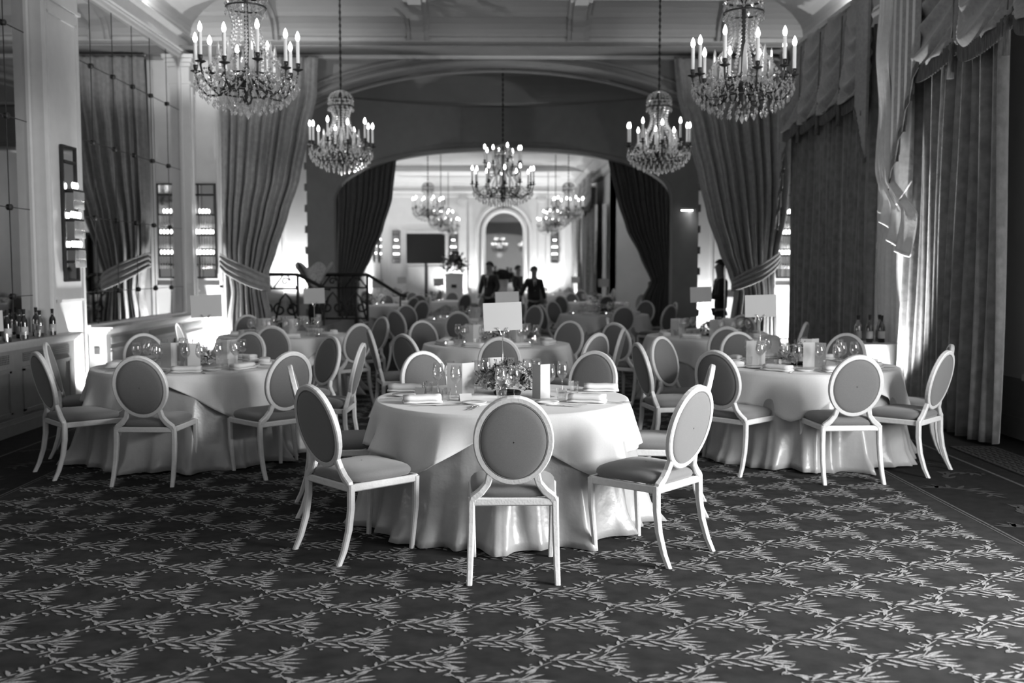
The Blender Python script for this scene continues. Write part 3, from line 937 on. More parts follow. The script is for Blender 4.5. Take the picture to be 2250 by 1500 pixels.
def make_chandelier(label, tiers, arms, rad, chain, dark=False):
    """origin at the tip of the bottom drop; candles at z .40"""
    r = random.Random(77)
    t = thing('chandelier', label, 'chandelier', (0, 0, 0))
    H_top = 1.14
    g = MB()
    g.lathe([(.0, .08), (.03, .10), (.05, .16), (.03, .20), (.07, .26), (.085, .31), (.04, .36), (.02, .42), (.018, 1.0), (.035, 1.05), (.03, 1.10), (.012, H_top), (.0, H_top + .02)], n=14)
    for z, q in ((1.02, .15), (.92, .17), (.34, .20), (.19, rad * .52)):
        g.tube([(q * cos(2 * pi * i / 24), q * sin(2 * pi * i / 24), z) for i in range(24)], .009, 5, closed=True)
    g.build('stem', M['bronze'], t, smooth=True)
    g = MB()
    z = H_top; k = 0
    while z < H_top + chain:
        g.tube([((.014 * cos(q)) if k % 2 else 0, 0 if k % 2 else .014 * cos(q), z + .03 + .028 * sin(q)) for q in [pi * i / 4 for i in range(8)]], .005, 4, closed=True)
        z += .045; k += 1
    g.tube([(0, 0, H_top), (0, 0, H_top + chain)], .007, 5)
    g.lathe([(.0, chain - .12), (.03, chain - .11), (.07, chain - .02), (.075, chain)], (0, 0, H_top), 14)
    g.build('chain', M['iron'], t)
    cr = MB()
    nb = 14
    # domed crown of beads, then strings flaring down to the waist
    for i in range(nb):
        a = 2 * pi * i / nb; c, s = cos(a), sin(a)
        for q in range(7):
            u = q / 6 * pi / 2
            cr.octa((.17 * sin(u) * c, .17 * sin(u) * s, 1.0 + .13 * cos(u)), .019)
        for z, rr in ((.99, .165), (.95, .17)):
            cr.octa((rr * cos(a + .2), rr * sin(a + .2), z), .018, .026)
        pendant(cr, .175 * c, .175 * s, .90, .014)
        for q in range(16):
            u = q / 15
            rr = .15 - .05 * sin(pi * min(1, u * 1.3)) + .16 * u ** 2.4
            cr.octa((rr * c, rr * s, .90 - .50 * u), .017 + .004 * r.random())
    # obelisk crystals standing in the bowl
    for i in range(8):
        a = 2 * pi * (i + .5) / 8; c, s = cos(a) * rad * .55, sin(a) * rad * .55
        cr.lathe([(.0, .30), (.028, .30), (.03, .33), (.014, .345), (.026, .38), (.020, .50), (.010, .59), (.0, .62)], (c, s, 0), 5)
        cr.octa((c, s, .30), .03)
        for q in range(4): cr.octa((c * r.uniform(.8, 1.15), s * r.uniform(.8, 1.15), .30 + .05 * q), .014)
    # lower basket: rings of drops narrowing to the bottom tip
    for lv, (z, rr, nn, sz) in enumerate(((.275, rad * 1.0, 36, .013), (.235, rad * .97, 36, .013), (.195, rad * .90, 32, .014), (.15, rad * .80, 28, .014), (.11, rad * .66, 24, .014), (.075, rad * .48, 16, .015), (.05, rad * .26, 8, .015))):
        for i in range(nn):
            a = 2 * pi * (i + .5 * (lv % 2)) / nn + r.uniform(-.03, .03)
            pendant(cr, rr * cos(a), rr * sin(a), z + r.uniform(-.008, .008), sz)
    for i in range(nb):
        a = 2 * pi * i / nb; a2 = 2 * pi * (i + 1) / nb
        strand(cr, (rad * cos(a), rad * sin(a), .335), (rad * cos(a2), rad * sin(a2), .335), .07, 9, .0105, r)
        strand(cr, (.2 * cos(a), .2 * sin(a), .36), (rad * .95 * cos(a), rad * .95 * sin(a), .34), .09, 11, .011, r)
        strand(cr, (.2 * cos(a), .2 * sin(a), .34), (rad * .5 * cos(a), rad * .5 * sin(a), .19), .03, 6, .011, r)
    pendant(cr, 0, 0, .065, .028)
    cr.build('crystal_drops', M['crystal'], t, kind='stuff')
    # arms with sockets, candle sleeves and bulbs: one built, the rest copied
    protos = None
    for (rr, zc, nn, a0) in tiers:
        for i in range(nn):
            a = 2 * pi * (i + a0) / nn
            zz = zc + (0 if i % 2 else .035)
            if protos is None or protos[0] != (rr, zc):
                g = MB()
                pts = [(.05, 0, -.10), (rr * .30, 0, -.155), (rr * .55, 0, -.235), (rr * .78, 0, -.24), (rr * .94, 0, -.17), (rr, 0, -.07), (rr, 0, -.03)]
                g.tube(pts, [.012, .011, .010, .010, .009, .009, .012], 6)
                g.tube([(rr * .5, 0, -.21), (rr * .42, 0, -.12), (rr * .52, 0, -.09), (rr * .56, 0, -.14)], .006, 5)
                g.lathe([(.0, -.055), (.012, -.05), (.045, -.035), (.047, -.03), (.014, -.025), (.02, .0), (.021, .02), (.0, .02)], (rr, 0, 0), 10)
                arm = g.build('arm', M['bronze'], t, smooth=True)
                g = MB(); g.lathe([(.0, .02), (.0155, .02), (.0155, .21), (.011, .215), (.0, .215)], (rr, 0, 0), 10); cdl = g.build('candle_sleeve', M['wax'], arm, smooth=False)
                g = MB(); g.lathe([(.0, .212), (.010, .215), (.019, .235), (.0185, .255), (.010, .282), (.0, .30)], (rr, 0, 0), 8); blb = g.build('bulb', M['cbulb'], arm, smooth=True)
                protos = ((rr, zc), arm, cdl, blb)
            else:
                arm = protos[1].copy(); COL.objects.link(arm); arm.parent = t
                for q in protos[2:]:
                    c_ = q.copy(); COL.objects.link(c_); c_.parent = arm
            arm.location = (0, 0, zz); arm.rotation_euler = (0, 0, a)
    l = light('chandelier_glow', 'POINT', (0, 0, .56), CH_P, shadow_soft_size=.2); l.parent = t
    l = light('chandelier_underglow', 'POINT', (0, 0, -.10), CH_P * .22, shadow_soft_size=.2); l.parent = t
    return t

ch = make_chandelier('lit crystal chandelier nearest the camera on the left', [(.435, .40, 10, .2)], 10, .44, 1.62)
bpy.context.view_layer.update()
ch.location = (-2.19, 8.87, 2.94)
dup(ch, (2.15, 8.87, 2.91), R(13), 'lit crystal chandelier nearest the camera on the right')
dup(ch, (-2.19, 14.1, 2.93), R(31), 'lit crystal chandelier before the left drape')
dup(ch, (2.25, 14.1, 2.93), R(8), 'lit crystal chandelier before the right drape')
for k, y in enumerate((29.0, 35.5, 40.8)):
    for s in (-1, 1):
        dup(ch, (s * 2.03, y, 2.95), R(17 * k), 'lit crystal chandelier of the far room, %s row, %s of three' % ('left' if s < 0 else 'right', ('nearest', 'middle', 'farthest')[k]))
c2 = make_chandelier('large dark two-tiered chandelier hanging from the dome in the middle', [(.56, .42, 12, .1), (.34, .80, 8, .3)], 20, .55, 1.45)
c2.location = (.086, 18.35, 2.72)

# ================================================================== OVAL-BACK CHAIRS
def make_chair(label):
    t = thing('dining_chair', label, 'chair', (0, 0, 0))
    # plane of the back: leans backwards from the rear rail
    def bp(u, v, d=0.0):
        """u across, v height along the back above z .50, d behind the plane"""
        lean = R(14)
        return Vector((u, -.225 - sin(lean) * v - cos(lean) * d, .50 + cos(lean) * v - sin(lean) * d))
    bx = Vector((1, 0, 0)); bn = (bp(0, 0, 1) - bp(0, 0, 0)).normalized()
    n = 40; VC = .242
    def ov(a, k=0): return ((.187 + k) * cos(a), VC + (.224 + k) * sin(a))
    g = MB(); pts = []; A = []
    for i in range(n):
        a = 2 * pi * i / n; u, v = ov(a); pts.append(bp(u, v, 0))
        u2, v2 = ov(a, .02); A.append((bp(u2, v2, 0) - bp(u, v, 0)).normalized())
    g.sweep(pts, A, bn, .034, .034, .18, closed=True)
    # straps flowing from the oval out to the rear corners
    for s in (-1, 1):
        p0 = bp(s * .118, .058); p1 = bp(s * .132, .005); p2 = Vector((s * .165, -.222, .462)); p3 = Vector((s * .203, -.218, .432)); p4 = Vector((s * .215, -.214, .395))
        ps = [p0, p1, p2, p3, p4]; a_ = []
        for i in range(5):
            d = (ps[min(4, i + 1)] - ps[max(0, i - 1)]).normalized(); a_.append(d.cross(bn).normalized())
        g.sweep(ps, a_, [bn] * 4 + [Vector((0, -1, 0))], [.040, .036, .040, .040, .036], [.032, .034, .036, .036, .034], .18)
    g.build('back_frame', M['frame'], t)
    for sgn, nm in ((1, 'back_cushion'),):
        g = MB()
        for side in (1, -1):                              # padded on both faces
            rings = []
            for q, d in ((1.0, .010), (.985, .0155), (.94, .019), (.8, .022), (.5, .025), (.2, .026), (.02, .026)):
                rings.append([bp(.172 * q * cos(2 * pi * i / n), VC + .209 * q * sin(2 * pi * i / n), side * d) for i in range(n)])
            if side < 0: rings = [r[::-1] for r in rings]
            g.loft(rings, caps=False)
        bc = g.build(nm, M['pad'], t, smooth=True)
        g = MB()
        for side in (1, -1):
            g.tube([bp(.1705 * cos(2 * pi * i / n), VC + .2075 * sin(2 * pi * i / n), side * .0155) for i in range(n)], .0028, 4, closed=True)
        g.build('piping', M['padd'], bc, smooth=True)
    # seat cushion: trapezoid with round corners, domed
    g = MB(); k = 44
    def outline(q):
        out = []
        for i in range(k):
            a = 2 * pi * i / k; c, s = cos(a), sin(a)
            x = (abs(c) ** .42) * (1 if c > 0 else -1); y = (abs(s) ** .42) * (1 if s > 0 else -1)
            hw = .205 + .022 * (y + 1) / 2
            out.append((x * hw * q, .002 + y * .222 * q))
        return out
    rings = []
    for q, z in ((.93, .428), (1.0, .432), (1.035, .448), (1.03, .464), (.98, .478), (.88, .489), (.7, .4975), (.45, .503), (.2, .505), (.02, .506)):
        rings.append([(x, y, z) for x, y in outline(q)])
    g.loft(rings, caps=False)
    g.build('seat_cushion', M['pad'], t, smooth=True)
    g = MB()
    g.sweep([(-.205, -.216, .408), (.205, -.216, .408)], (0, 1, 0), (0, 0, 1), .030, .042)
    g.sweep([(-.225, .222, .408), (.225, .222, .408)], (0, 1, 0), (0, 0, 1), .028, .042)
    for s in (-1, 1):
        g.sweep([(s * .208, -.21, .408), (s * .226, .215, .408)], (1, 0, 0), (0, 0, 1), .028, .042)
    g.build('seat_frame', M['frame'], t)
    for s in (-1, 1):
        g = MB()
        g.sweep([(s * .214, -.214, .43), (s * .216, -.217, .30), (s * .219, -.235, .18), (s * .222, -.27, .07), (s * .224, -.305, .0)],
                (1, 0, 0), (0, 1, 0), [.036, .036, .034, .031, .028], [.038, .038, .036, .033, .030])
        g.build('leg', M['frame'], t)
        g = MB()
        g.sweep([(s * .226, .218, .42), (s * .224, .216, .25), (s * .213, .195, .0)], (1, 0, 0), (0, 1, 0), [.036, .034, .026], [.036, .034, .026])
        g.build('leg', M['frame'], t)
    return t

CH = [  # x, y, turn in degrees (0 looks away from the camera, + turns right), label, group
 (.0755, 5.248, 0, 'pale oval-back chair in the centre foreground, its back to the camera'),
 (-.786, 5.645, 47.8, 'pale oval-back chair at the left front of the nearest table, angled to the right'),
 (.839, 5.582, -47.3, 'pale oval-back chair at the right front of the nearest table, angled to the left'),
 (-1.04, 6.60, 78, 'oval-back chair behind the left front chair, at the left side of the nearest table'),
 (1.08, 6.58, -80, 'oval-back chair behind the right front chair, at the right side of the nearest table'),
 (-.42, 7.33, 150, 'oval-back chair facing the camera behind the napkins on the left of the nearest table'),
 (.58, 7.33, 210, 'oval-back chair facing the camera behind the napkins on the right of the nearest table'),
 (-2.61, 7.56, 2, 'dark-padded oval-back chair with its back to the camera at the left table'),
 (-3.28, 7.846, 48, 'leftmost oval-back chair in front of the cabinet, angled right at the left table'),
 (-3.56, 8.66, 72, 'oval-back chair standing against the cabinet behind the leftmost chair'),
 (-1.812, 7.847, -44, 'oval-back chair angled left at the right front of the left table'),
 (-3.30, 9.45, 150, 'oval-back chair facing the camera at the far left of the left table'),
 (-2.60, 9.68, 200, 'oval-back chair half hidden behind the glasses of the left table'),
 (-1.49, 8.48, -88, 'oval-back chair seen edge-on at the right side of the left table'),
 (-1.82, 9.15, -132, 'oval-back chair facing left at the right rear of the left table'),
 (2.63, 7.56, -2, 'bright-padded oval-back chair with its back to the camera at the right table'),
 (1.912, 7.906, 45, 'dark-backed oval chair at the left front of the right table, angled right'),
 (3.234, 7.859, -45, 'oval-back chair angled left before the near curtain at the right table'),
 (3.47, 8.36, -72, 'oval-back chair between the near curtain and the rightmost angled chair'),
 (3.22, 9.40, 215, 'oval-back chair facing the camera at the right rear of the right table, before the bottles'),
 (2.45, 9.62, 172, 'oval-back chair facing the camera behind the right table, below the white card'),
 (1.52, 8.55, 80, 'oval-back chair seen nearly edge-on at the left side of the right table'),
 (1.75, 9.02, 135, 'oval-back chair facing the camera at the left rear of the right table'),
 (.01, 9.53, 0, 'oval-back chair behind the nearest flowers, its back to the camera at the second centre table'),
 (-.69, 9.89, 45, 'dark oval-back chair angled right at the left front of the second centre table'),
 (-1.04, 10.56, 75, 'oval-back chair seen nearly edge-on left of the second centre table'),
 (-.76, 11.85, 148, 'oval-back chair facing the camera at the left rear of the second centre table'),
 (.75, 10.0, -45, 'oval-back chair angled left at the right front of the second centre table'),
 (1.0, 10.6, -75, 'oval-back chair seen nearly edge-on right of the second centre table'),
 (.70, 11.78, 212, 'oval-back chair facing the camera at the right rear of the second centre table'),
 (-2.49, 11.41, 5, 'dark oval-back chair between left table and the table behind it, back to the camera'),
 (-1.84, 11.76, -45, 'dark oval-back chair angled left at the table before the left drape'),
 (-3.45, 11.85, 60, 'oval-back chair beside the farther cabinet at the table before the left drape'),
 (-3.28, 13.42, 150, 'oval-back chair facing the camera below the foot of the left drape'),
 (-1.79, 12.96, -128, 'dark oval-back chair facing left at the right rear of the table before the left drape'),
 (2.51, 11.17, 2, 'dark oval-back chair between right table and the table behind it, back to the camera'),
 (1.58, 11.93, 40, 'dark oval-back chair angled right at the table before the right drape'),
 (1.75, 12.85, 100, 'dark oval-back chair at the left side of the table before the right drape'),
 (3.36, 11.91, -62, 'oval-back chair before the far window curtain, angled left'),
 (3.20, 13.38, 212, 'oval-back chair facing the camera before the right drape'),
 (-.58, 15.04, 3, 'dark oval-back chair standing alone in the middle of the large opening'),
 (-1.38, 15.55, 40, 'dark oval-back chair at the left front of the table in the large opening'),
 (-1.46, 17.18, 150, 'pale-rimmed oval-back chair facing the camera left in the domed room'),
 (.42, 16.9, 222, 'oval-back chair facing the camera right in the domed room'),
 (2.08, 17.14, -8, 'dark oval-back chair with its back to the camera at the right domed-room table'),
 (1.02, 17.75, 60, 'dark oval-back chair at the left side of the right domed-room table'),
 (1.27, 19.25, 140, 'pale oval-back chair beyond the right domed-room table'),
 (2.78, 17.55, -42, 'pale sunlit oval-back chair at the right domed-room table'),
 (3.02, 18.75, -95, 'oval-back chair seen edge-on against the grey pier of the inner arch'),
 (2.75, 19.4, 212, 'oval-back chair facing the camera before the dark right drape'),
 (-1.74, 20.0, -45, 'dark oval-back chair under the inner arch, angled left'),
]
chair0 = None
for i, (x, y, a, lab) in enumerate(CH):
    if chair0 is None:
        chair0 = make_chair(lab); bpy.context.view_layer.update()
        chair0.location = (x, y, 0.002); chair0.rotation_euler = (0, 0, R(-a)); chair0['group'] = 'oval-back dining chairs'
    else:
        dup(chair0, (x, y, 0.002), R(-a), lab, 'oval-back dining chairs')

# ================================================================== TABLES
def hemfn(keys):
    ks = sorted(keys); ks = [(ks[-1][0] - 360, ks[-1][1])] + ks + [(ks[0][0] + 360, ks[0][1])]
    def f(deg):
        deg = (deg + 180) % 360 - 180
        for a, b in zip(ks, ks[1:]):
            if a[0] <= deg <= b[0]:
                t = (deg - a[0]) / max(1e-6, b[0] - a[0]); t = t * t * (3 - 2 * t) * .4 + t * .6
                return a[1] + (b[1] - a[1]) * t
        return ks[0][1]
    return f
HEM = [(-90, .075), (-128, .36), (-152, .25), (-178, .29), (152, .24), (128, .36), (90, .08), (52, .36), (28, .25), (4, .27), (-22, .29), (-52, .37)]
RT = .815
def ridge(x, p=.75): return 1 - 2 * abs(sin(x)) ** p
def overlay_mesh(rot, seed, RT=RT):
    r = random.Random(seed); hem = hemfn(HEM); ph = [r.uniform(0, 6.28) for _ in range(4)]
    mb = MB(); N = 240; rings = []
    for q in (.02, .4, .8, .96, .985): rings.append([(RT * q * cos(2 * pi * i / N), RT * q * sin(2 * pi * i / N), .7625) for i in range(N)])
    K = 12
    for k in range(K + 1):
        t = k / K; ring = []
        for i in range(N):
            a = 2 * pi * i / N; d = hem(math.degrees(a) - rot); dd = d * t
            f = ridge(6.5 * a + ph[0] + .5 * sin(3 * a + ph[1])) * .75 + .35 * sin(19 * a + ph[2])
            f *= .45 + 1.6 * min(1, dd / .22)
            rr = RT + .010 * min(1, t * 4) + dd * (.24 + .10 * f)
            z = .7625 - .004 * min(1, t * 6) - dd
            if k == 0: rr = RT; z = .761
            ring.append((rr * cos(a), rr * sin(a), z))
        rings.append(ring)
    mb.loft(rings, caps=False)
    return mb
def skirt_mesh(seed, RT=RT, rbot=1.0, fold=.115, n=12):
    r = random.Random(seed); ph = [r.uniform(0, 6.28) for _ in range(5)]
    mb = MB(); N = 360; rings = []
    for q in (.05, .9): rings.append([(RT * q * cos(2 * pi * i / N), RT * q * sin(2 * pi * i / N), .752) for i in range(N)])
    K = 20
    for k in range(K + 1):
        t = k / K; ring = []
        for i in range(N):
            a = 2 * pi * i / N
            f = ridge(n * .5 * a * 1.0 + ph[0] + .9 * sin(2 * a + ph[1]) + .25 * t) * .75 + .45 * ridge(n * a + ph[2] + .8 * sin(3 * a), 1.2) * (.3 + .7 * t) + .12 * sin(31 * a + ph[3] + 3 * t)
            slow = sin(3 * a + ph[3]) * .5 + .5 * sin(5 * a + ph[4])
            g = t ** 1.35
            rr = RT - .004 + (rbot - RT + .035 * slow) * g * .75 + fold * f * (.02 + .98 * t ** 1.45) * (.5 + .3 * slow) + (.05 * max(0, t - .86) / .14 * (1 + f) * .6 if t > .86 else 0)
            z = .752 * (1 - t) + .006 + .012 * (1 + sin(7 * a + ph[2])) * t * (1 if k < K else .6)
            ring.append((rr * cos(a), rr * sin(a), z))
        rings.append(ring)
    mb.loft(rings, caps=False)
    return mb
leg_proto = None
def table(x, y, rot, seed, lab, where, near=True):
    t = thing('round_table', lab, 'table', (x, y, 0), 0, 'round banquet tables')
    g = MB(); g.lathe([(.0, .72), (.79, .72), (.80, .73), (.80, .745), (.0, .748)], n=48); g.build('tabletop', M['cab'], t)
    for a in (45, 135, 225, 315):
        g = MB(); g.tube([(.5 * cos(R(a)), .5 * sin(R(a)), .72), (.56 * cos(R(a)), .56 * sin(R(a)), 0)], .016, 6); g.build('leg', M['iron'], t)
    s = skirt_mesh(seed).build('satin_underskirt', M['satin'], None, smooth=True); s.location = (x, y, 0)
    tag(s, 'floor-length satin underskirt gathered round ' + where, 'tablecloth', 'satin underskirts')
    solidify(s, .004)
    o = overlay_mesh(rot, seed + 1).build('tablecloth', M['cloth'], None, smooth=True); o.location = (x, y, 0)
    tag(o, 'square white linen cloth draped over ' + where, 'tablecloth', 'white linen tablecloths')
    solidify(o, .004)
    return t
TB = [
 (.025, 6.44, 0, 101, 'round table nearest the camera, hidden under two cloths', 'the nearest table'),
 (-2.66, 8.62, 4, 111, 'round table at the left in front of the cabinet gap, under two cloths', 'the left table'),
 (2.63, 8.60, 17, 121, 'round table at the right by the near curtain, under two cloths', 'the right table'),
 (-.02, 11.12, 6, 131, 'round table second in the centre line, under two cloths', 'the second centre table'),
 (-2.70, 12.6, 50, 141, 'round table before the left drape, under two cloths', 'the table before the left drape'),
 (2.68, 12.42, 20, 151, 'round table before the right drape, under two cloths', 'the table before the right drape'),
 (-.48, 16.35, 35, 161, 'round table standing in the large opening, under two cloths', 'the table in the large opening'),
 (1.95, 18.35, 10, 171, 'round table at the right of the domed room, under two cloths', 'the right domed-room table'),
 (-3.0, 23.2, 70, 181, 'round table just beyond the inner arch on the left, under two cloths', 'the left inner-arch table'),
 (2.4, 24.6, 80, 191, 'round table just beyond the inner arch on the right, under two cloths', 'the right inner-arch table'),
 (-1.75, 26.0, 30, 201, 'round table in the middle of the far room entrance, under two cloths', 'the middle inner-arch table'),
 (-3.1, 30.0, 0, 211, 'round table deep in the far room on the left, under two cloths', 'the deep left far-room table'),
 (2.2, 31.0, 0, 221, 'round table deep in the far room on the right, under two cloths', 'the deep right far-room table'),
]
for tb in TB: table(*tb)
FAR = [(8, 'the left inner-arch table', (200, 262, 320, 20, 80, 140)), (9, 'the right inner-arch table', (230, 275, 180, 320, 30, 110)),
       (10, 'the middle inner-arch table', (215, 262, 165, 310, 20, 70, 115)), (11, 'the deep left far-room table', (240, 290, 10, 340)), (12, 'the deep right far-room table', (230, 280, 180, 10))]
for ti, wh, angs in FAR:
    x, y = TB[ti][0], TB[ti][1]
    for k, a in enumerate(angs):
        a = (a + 180) % 360 - 180
        side = 'front' if -135 < a < -45 else 'rear' if 45 < a < 135 else 'right' if abs(a) <= 45 else 'left'
        ex = {'front': 'with its back to the camera', 'rear': 'facing the camera', 'right': 'seen from the side', 'left': 'seen from the side'}[side]
        which = sum(1 for b in angs[:k] if ('front' if -135 < ((b + 180) % 360 - 180) < -45 else 'rear' if 45 < ((b + 180) % 360 - 180) < 135 else 'right' if abs((b + 180) % 360 - 180) <= 45 else 'left') == side)
        od = ('', 'second ', 'third ', 'fourth ')[which]
        dup(chair0, (x + 1.12 * cos(R(a)), y + 1.12 * sin(R(a)), .002), R(a + 90), '%sblurred oval-back chair on the %s side of %s' % (od, side, wh), 'oval-back dining chairs')

# ================================================================== TABLEWARE (prototypes at the origin, base at z 0)
TZ = .765
def proto(fn): 
    o = fn(); return o
def mk_wine():
    g = MB(); g.lathe([(.0, .0), (.034, .0), (.034, .002), (.010, .006), (.004, .015), (.0038, .085), (.008, .094), (.026, .108), (.037, .130), (.039, .150), (.035, .180), (.030, .212), (.0285, .212), (.0335, .180), (.0375, .150), (.0355, .131), (.025, .111), (.0, .098)], n=18)
    return g.build('wine_glass', M['glass'], smooth=True)
def mk_tumbler():
    g = MB(); g.lathe([(.0, .0), (.026, .0), (.028, .004), (.034, .078), (.0325, .078), (.027, .014), (.0, .012)], n=12)
    return g.build('water_tumbler', M['glass'], smooth=False)
def mk_plate():
    g = MB(); g.lathe([(.0, .0), (.045, .0), (.048, .003), (.078, .012), (.078, .014), (.05, .006), (.0, .004)], n=32)
    return g.build('side_plate', M['china'], smooth=True)
def mk_napkin():
    g = MB()
    def roll(cx, w, h, z0, L):
        rings = []
        for k in range(7):
            x = -L / 2 + L * k / 6; rings.append([(x, cx + w * (abs(cos(q)) ** .6) * (1 if cos(q) > 0 else -1), z0 + h * (1 + (abs(sin(q)) ** .7) * (1 if sin(q) > 0 else -1)) + .0015 * sin(k * 2.1)) for q in [2 * pi * i / 16 for i in range(16)]])
        g.loft(rings)
    roll(0, .058, .009, 0, .24); roll(.004, .050, .019, .014, .23)
    return g.build('napkin', M['napkin'], smooth=True)
def mk_fork():
    g = MB(); g.sweep([(-.10, 0, .004), (.02, 0, .003), (.045, 0, .007), (.06, 0, .006)], (0, 1, 0), (0, 0, 1), [.011, .006, .016, .020], .0018)
    for k in range(4): g.sweep([(.06, -.008 + .0053 * k, .006), (.10, -.008 + .0053 * k, .008)], (0, 1, 0), (0, 0, 1), .003, .0015)
    return g.build('fork', M['steel'], smooth=False)
def mk_knife():
    g = MB(); g.sweep([(-.115, 0, .003), (-.01, 0, .003), (0, 0, .003), (.06, 0, .003), (.105, .004, .003)], (0, 1, 0), (0, 0, 1), [.012, .010, .018, .019, .006], [.005, .005, .002, .0015, .001])
    return g.build('knife', M['steel'], smooth=False)
def mk_spoon():
    g = MB(); g.sweep([(-.09, 0, .004), (.03, 0, .003)], (0, 1, 0), (0, 0, 1), [.011, .005], .0018); g.sphere((.055, 0, .005), .026, 10, 6, (1, .62, .14))
    return g.build('spoon', M['steel'], smooth=True)
def mk_menu():
    g = MB()
    for a in (28, -28):
        c, s = cos(R(a)), sin(R(a)); L = .105
        x = L if a > 0 else -L
        p = [(0, 0), (x * c, abs(x * s))]
        t_ = .0012
        g.add([(p[0][0], p[0][1] - t_, 0), (p[1][0], p[1][1] - t_, 0), (p[1][0], p[1][1] - t_, .21), (p[0][0], p[0][1] - t_, .21),
               (p[0][0], p[0][1] + t_, 0), (p[1][0], p[1][1] + t_, 0), (p[1][0], p[1][1] + t_, .21), (p[0][0], p[0][1] + t_, .21)],
              [(0, 1, 2, 3), (7, 6, 5, 4), (0, 4, 5, 1), (1, 5, 6, 2), (2, 6, 7, 3), (3, 7, 4, 0)])
    return g.build('menu_card', M['card'])
def mk_place():
    g = MB()
    for s in (-1, 1):
        g.add([(-.04, s * .018, 0), (.04, s * .018, 0), (.04, 0, .045), (-.04, 0, .045), (-.04, s * .017, 0), (.04, s * .017, 0), (.04, 0, .044), (-.04, 0, .044)], [(0, 1, 2, 3), (7, 6, 5, 4)])
    return g.build('place_card', M['card'])
def mk_tealight():
    t = thing('tea_light', '', '', (0, 0, 0))
    g = MB(); g.lathe([(.0, .0), (.026, .0), (.03, .055), (.028, .055), (.024, .006), (.0, .006)], n=14); g.build('glass_cup', M['glass'], t, smooth=True)
    g = MB(); g.lathe([(.0, .006), (.019, .006), (.019, .022), (.0, .022)], n=12); g.build('wax', M['wax'], t)
    g = MB(); g.lathe([(.0, .024), (.004, .028), (.005, .034), (.0, .048)], n=8); g.build('flame', M['bulb'], t)
    return t
PR = {}
MK = dict(wine=(mk_wine, 'glass'), tumbler=(mk_tumbler, 'glass'), plate=(mk_plate, 'plate'), napkin=(mk_napkin, 'napkin'), fork=(mk_fork, 'fork'), knife=(mk_knife, 'knife'), spoon=(mk_spoon, 'spoon'), menu=(mk_menu, 'menu card'), place=(mk_place, 'place card'), tea=(mk_tealight, 'candle'))
def put(kind, x, y, z=TZ, rz=0.0, label='', group=None, sc=None):
    fn, cat = MK[kind]
    if kind not in PR:
        o = fn(); PR[kind] = o
        if kind == 'tea': bpy.context.view_layer.update()
    else:
        o = dup(PR[kind], (0, 0, 0))
    o.location = (x, y, z + .001); o.rotation_euler = (0, 0, rz)
    if sc: o.scale = sc
    o['label'] = label; o['category'] = cat
    if group: o['group'] = group
    elif 'group' in o.keys(): del o['group']
    return o

def flowers(x, y, z, rad, h, seed, label, nb=70, tall=False):
    r = random.Random(seed)
    t = thing('flower_arrangement', label, 'flowers', (x, y, z))
    g = MB(); g.lathe([(.0, .0), (rad * .42, .0), (rad * .45, .018), (rad * .40, .025), (.0, .025)], n=16); g.build('bowl', M['iron'], t)
    g = MB()
    def pt(k=1.0):
        a = r.uniform(0, 2 * pi); e = r.random() ** .7 * pi / 2
        return Vector((rad * k * cos(a) * cos(e), rad * k * .8 * sin(a) * cos(e), .025 + h * k * sin(e) * .9))
    for i in range(nb * (6 if tall else 2)):
        p = pt(r.uniform(.55, 1.08)); d = Vector((r.uniform(-1, 1), r.uniform(-1, 1), r.uniform(-.3, 1))).normalized()
        L = r.uniform(.025, .055) * max(1, rad / .2) * (1.6 if tall else 1); a = d.cross(Vector((r.random(), r.random(), r.random()))).normalized() * L * .28
        p.z = max(p.z, .02)
        q = p + d * L; q.z = max(q.z, .012)
        g.add([p, (p + q) / 2 + a, q, (p + q) / 2 - a], [(0, 1, 2, 3)])
    for i in range(nb // 3):
        p = pt(.9); q = p + (p - Vector((0, 0, 0))).normalized() * r.uniform(.03, .07) + Vector((0, 0, .02))
        g.tube([p, q], .0018, 3); g.octa(q, .006)
    g.build('foliage', M['green'], t)
    for nm, mt, n in (('pale_blossoms', 'bloom', 8 if tall else nb), ('mid_blossoms', 'bloom2', nb // 2)):
        g = MB()
        for i in range(n):
            p = pt(r.uniform(.8, 1.0)); p.z += .012; s = r.uniform(.018, .034)
            nrm = Vector((p.x / rad, p.y / rad, p.z / h)).normalized()
            u = nrm.orthogonal().normalized(); v = nrm.cross(u)
            for layer in range(2):
                for k in range(6):
                    a = 2 * pi * k / 6 + layer * .5 + i; ss = s * (1 - .4 * layer)
                    d = u * cos(a) + v * sin(a); e = u * cos(a + .5) + v * sin(a + .5); f = u * cos(a - .5) + v * sin(a - .5)
                    g.add([p + nrm * .004 * layer, p + e * ss * .7 + nrm * ss * .25, p + d * ss + nrm * ss * (.5 + .4 * layer), p + f * ss * .7 + nrm * ss * .25], [(0, 1, 2, 3)])
            g.octa(p + nrm * s * .3, s * .25)
        g.build(nm, M[mt], t)
    return t

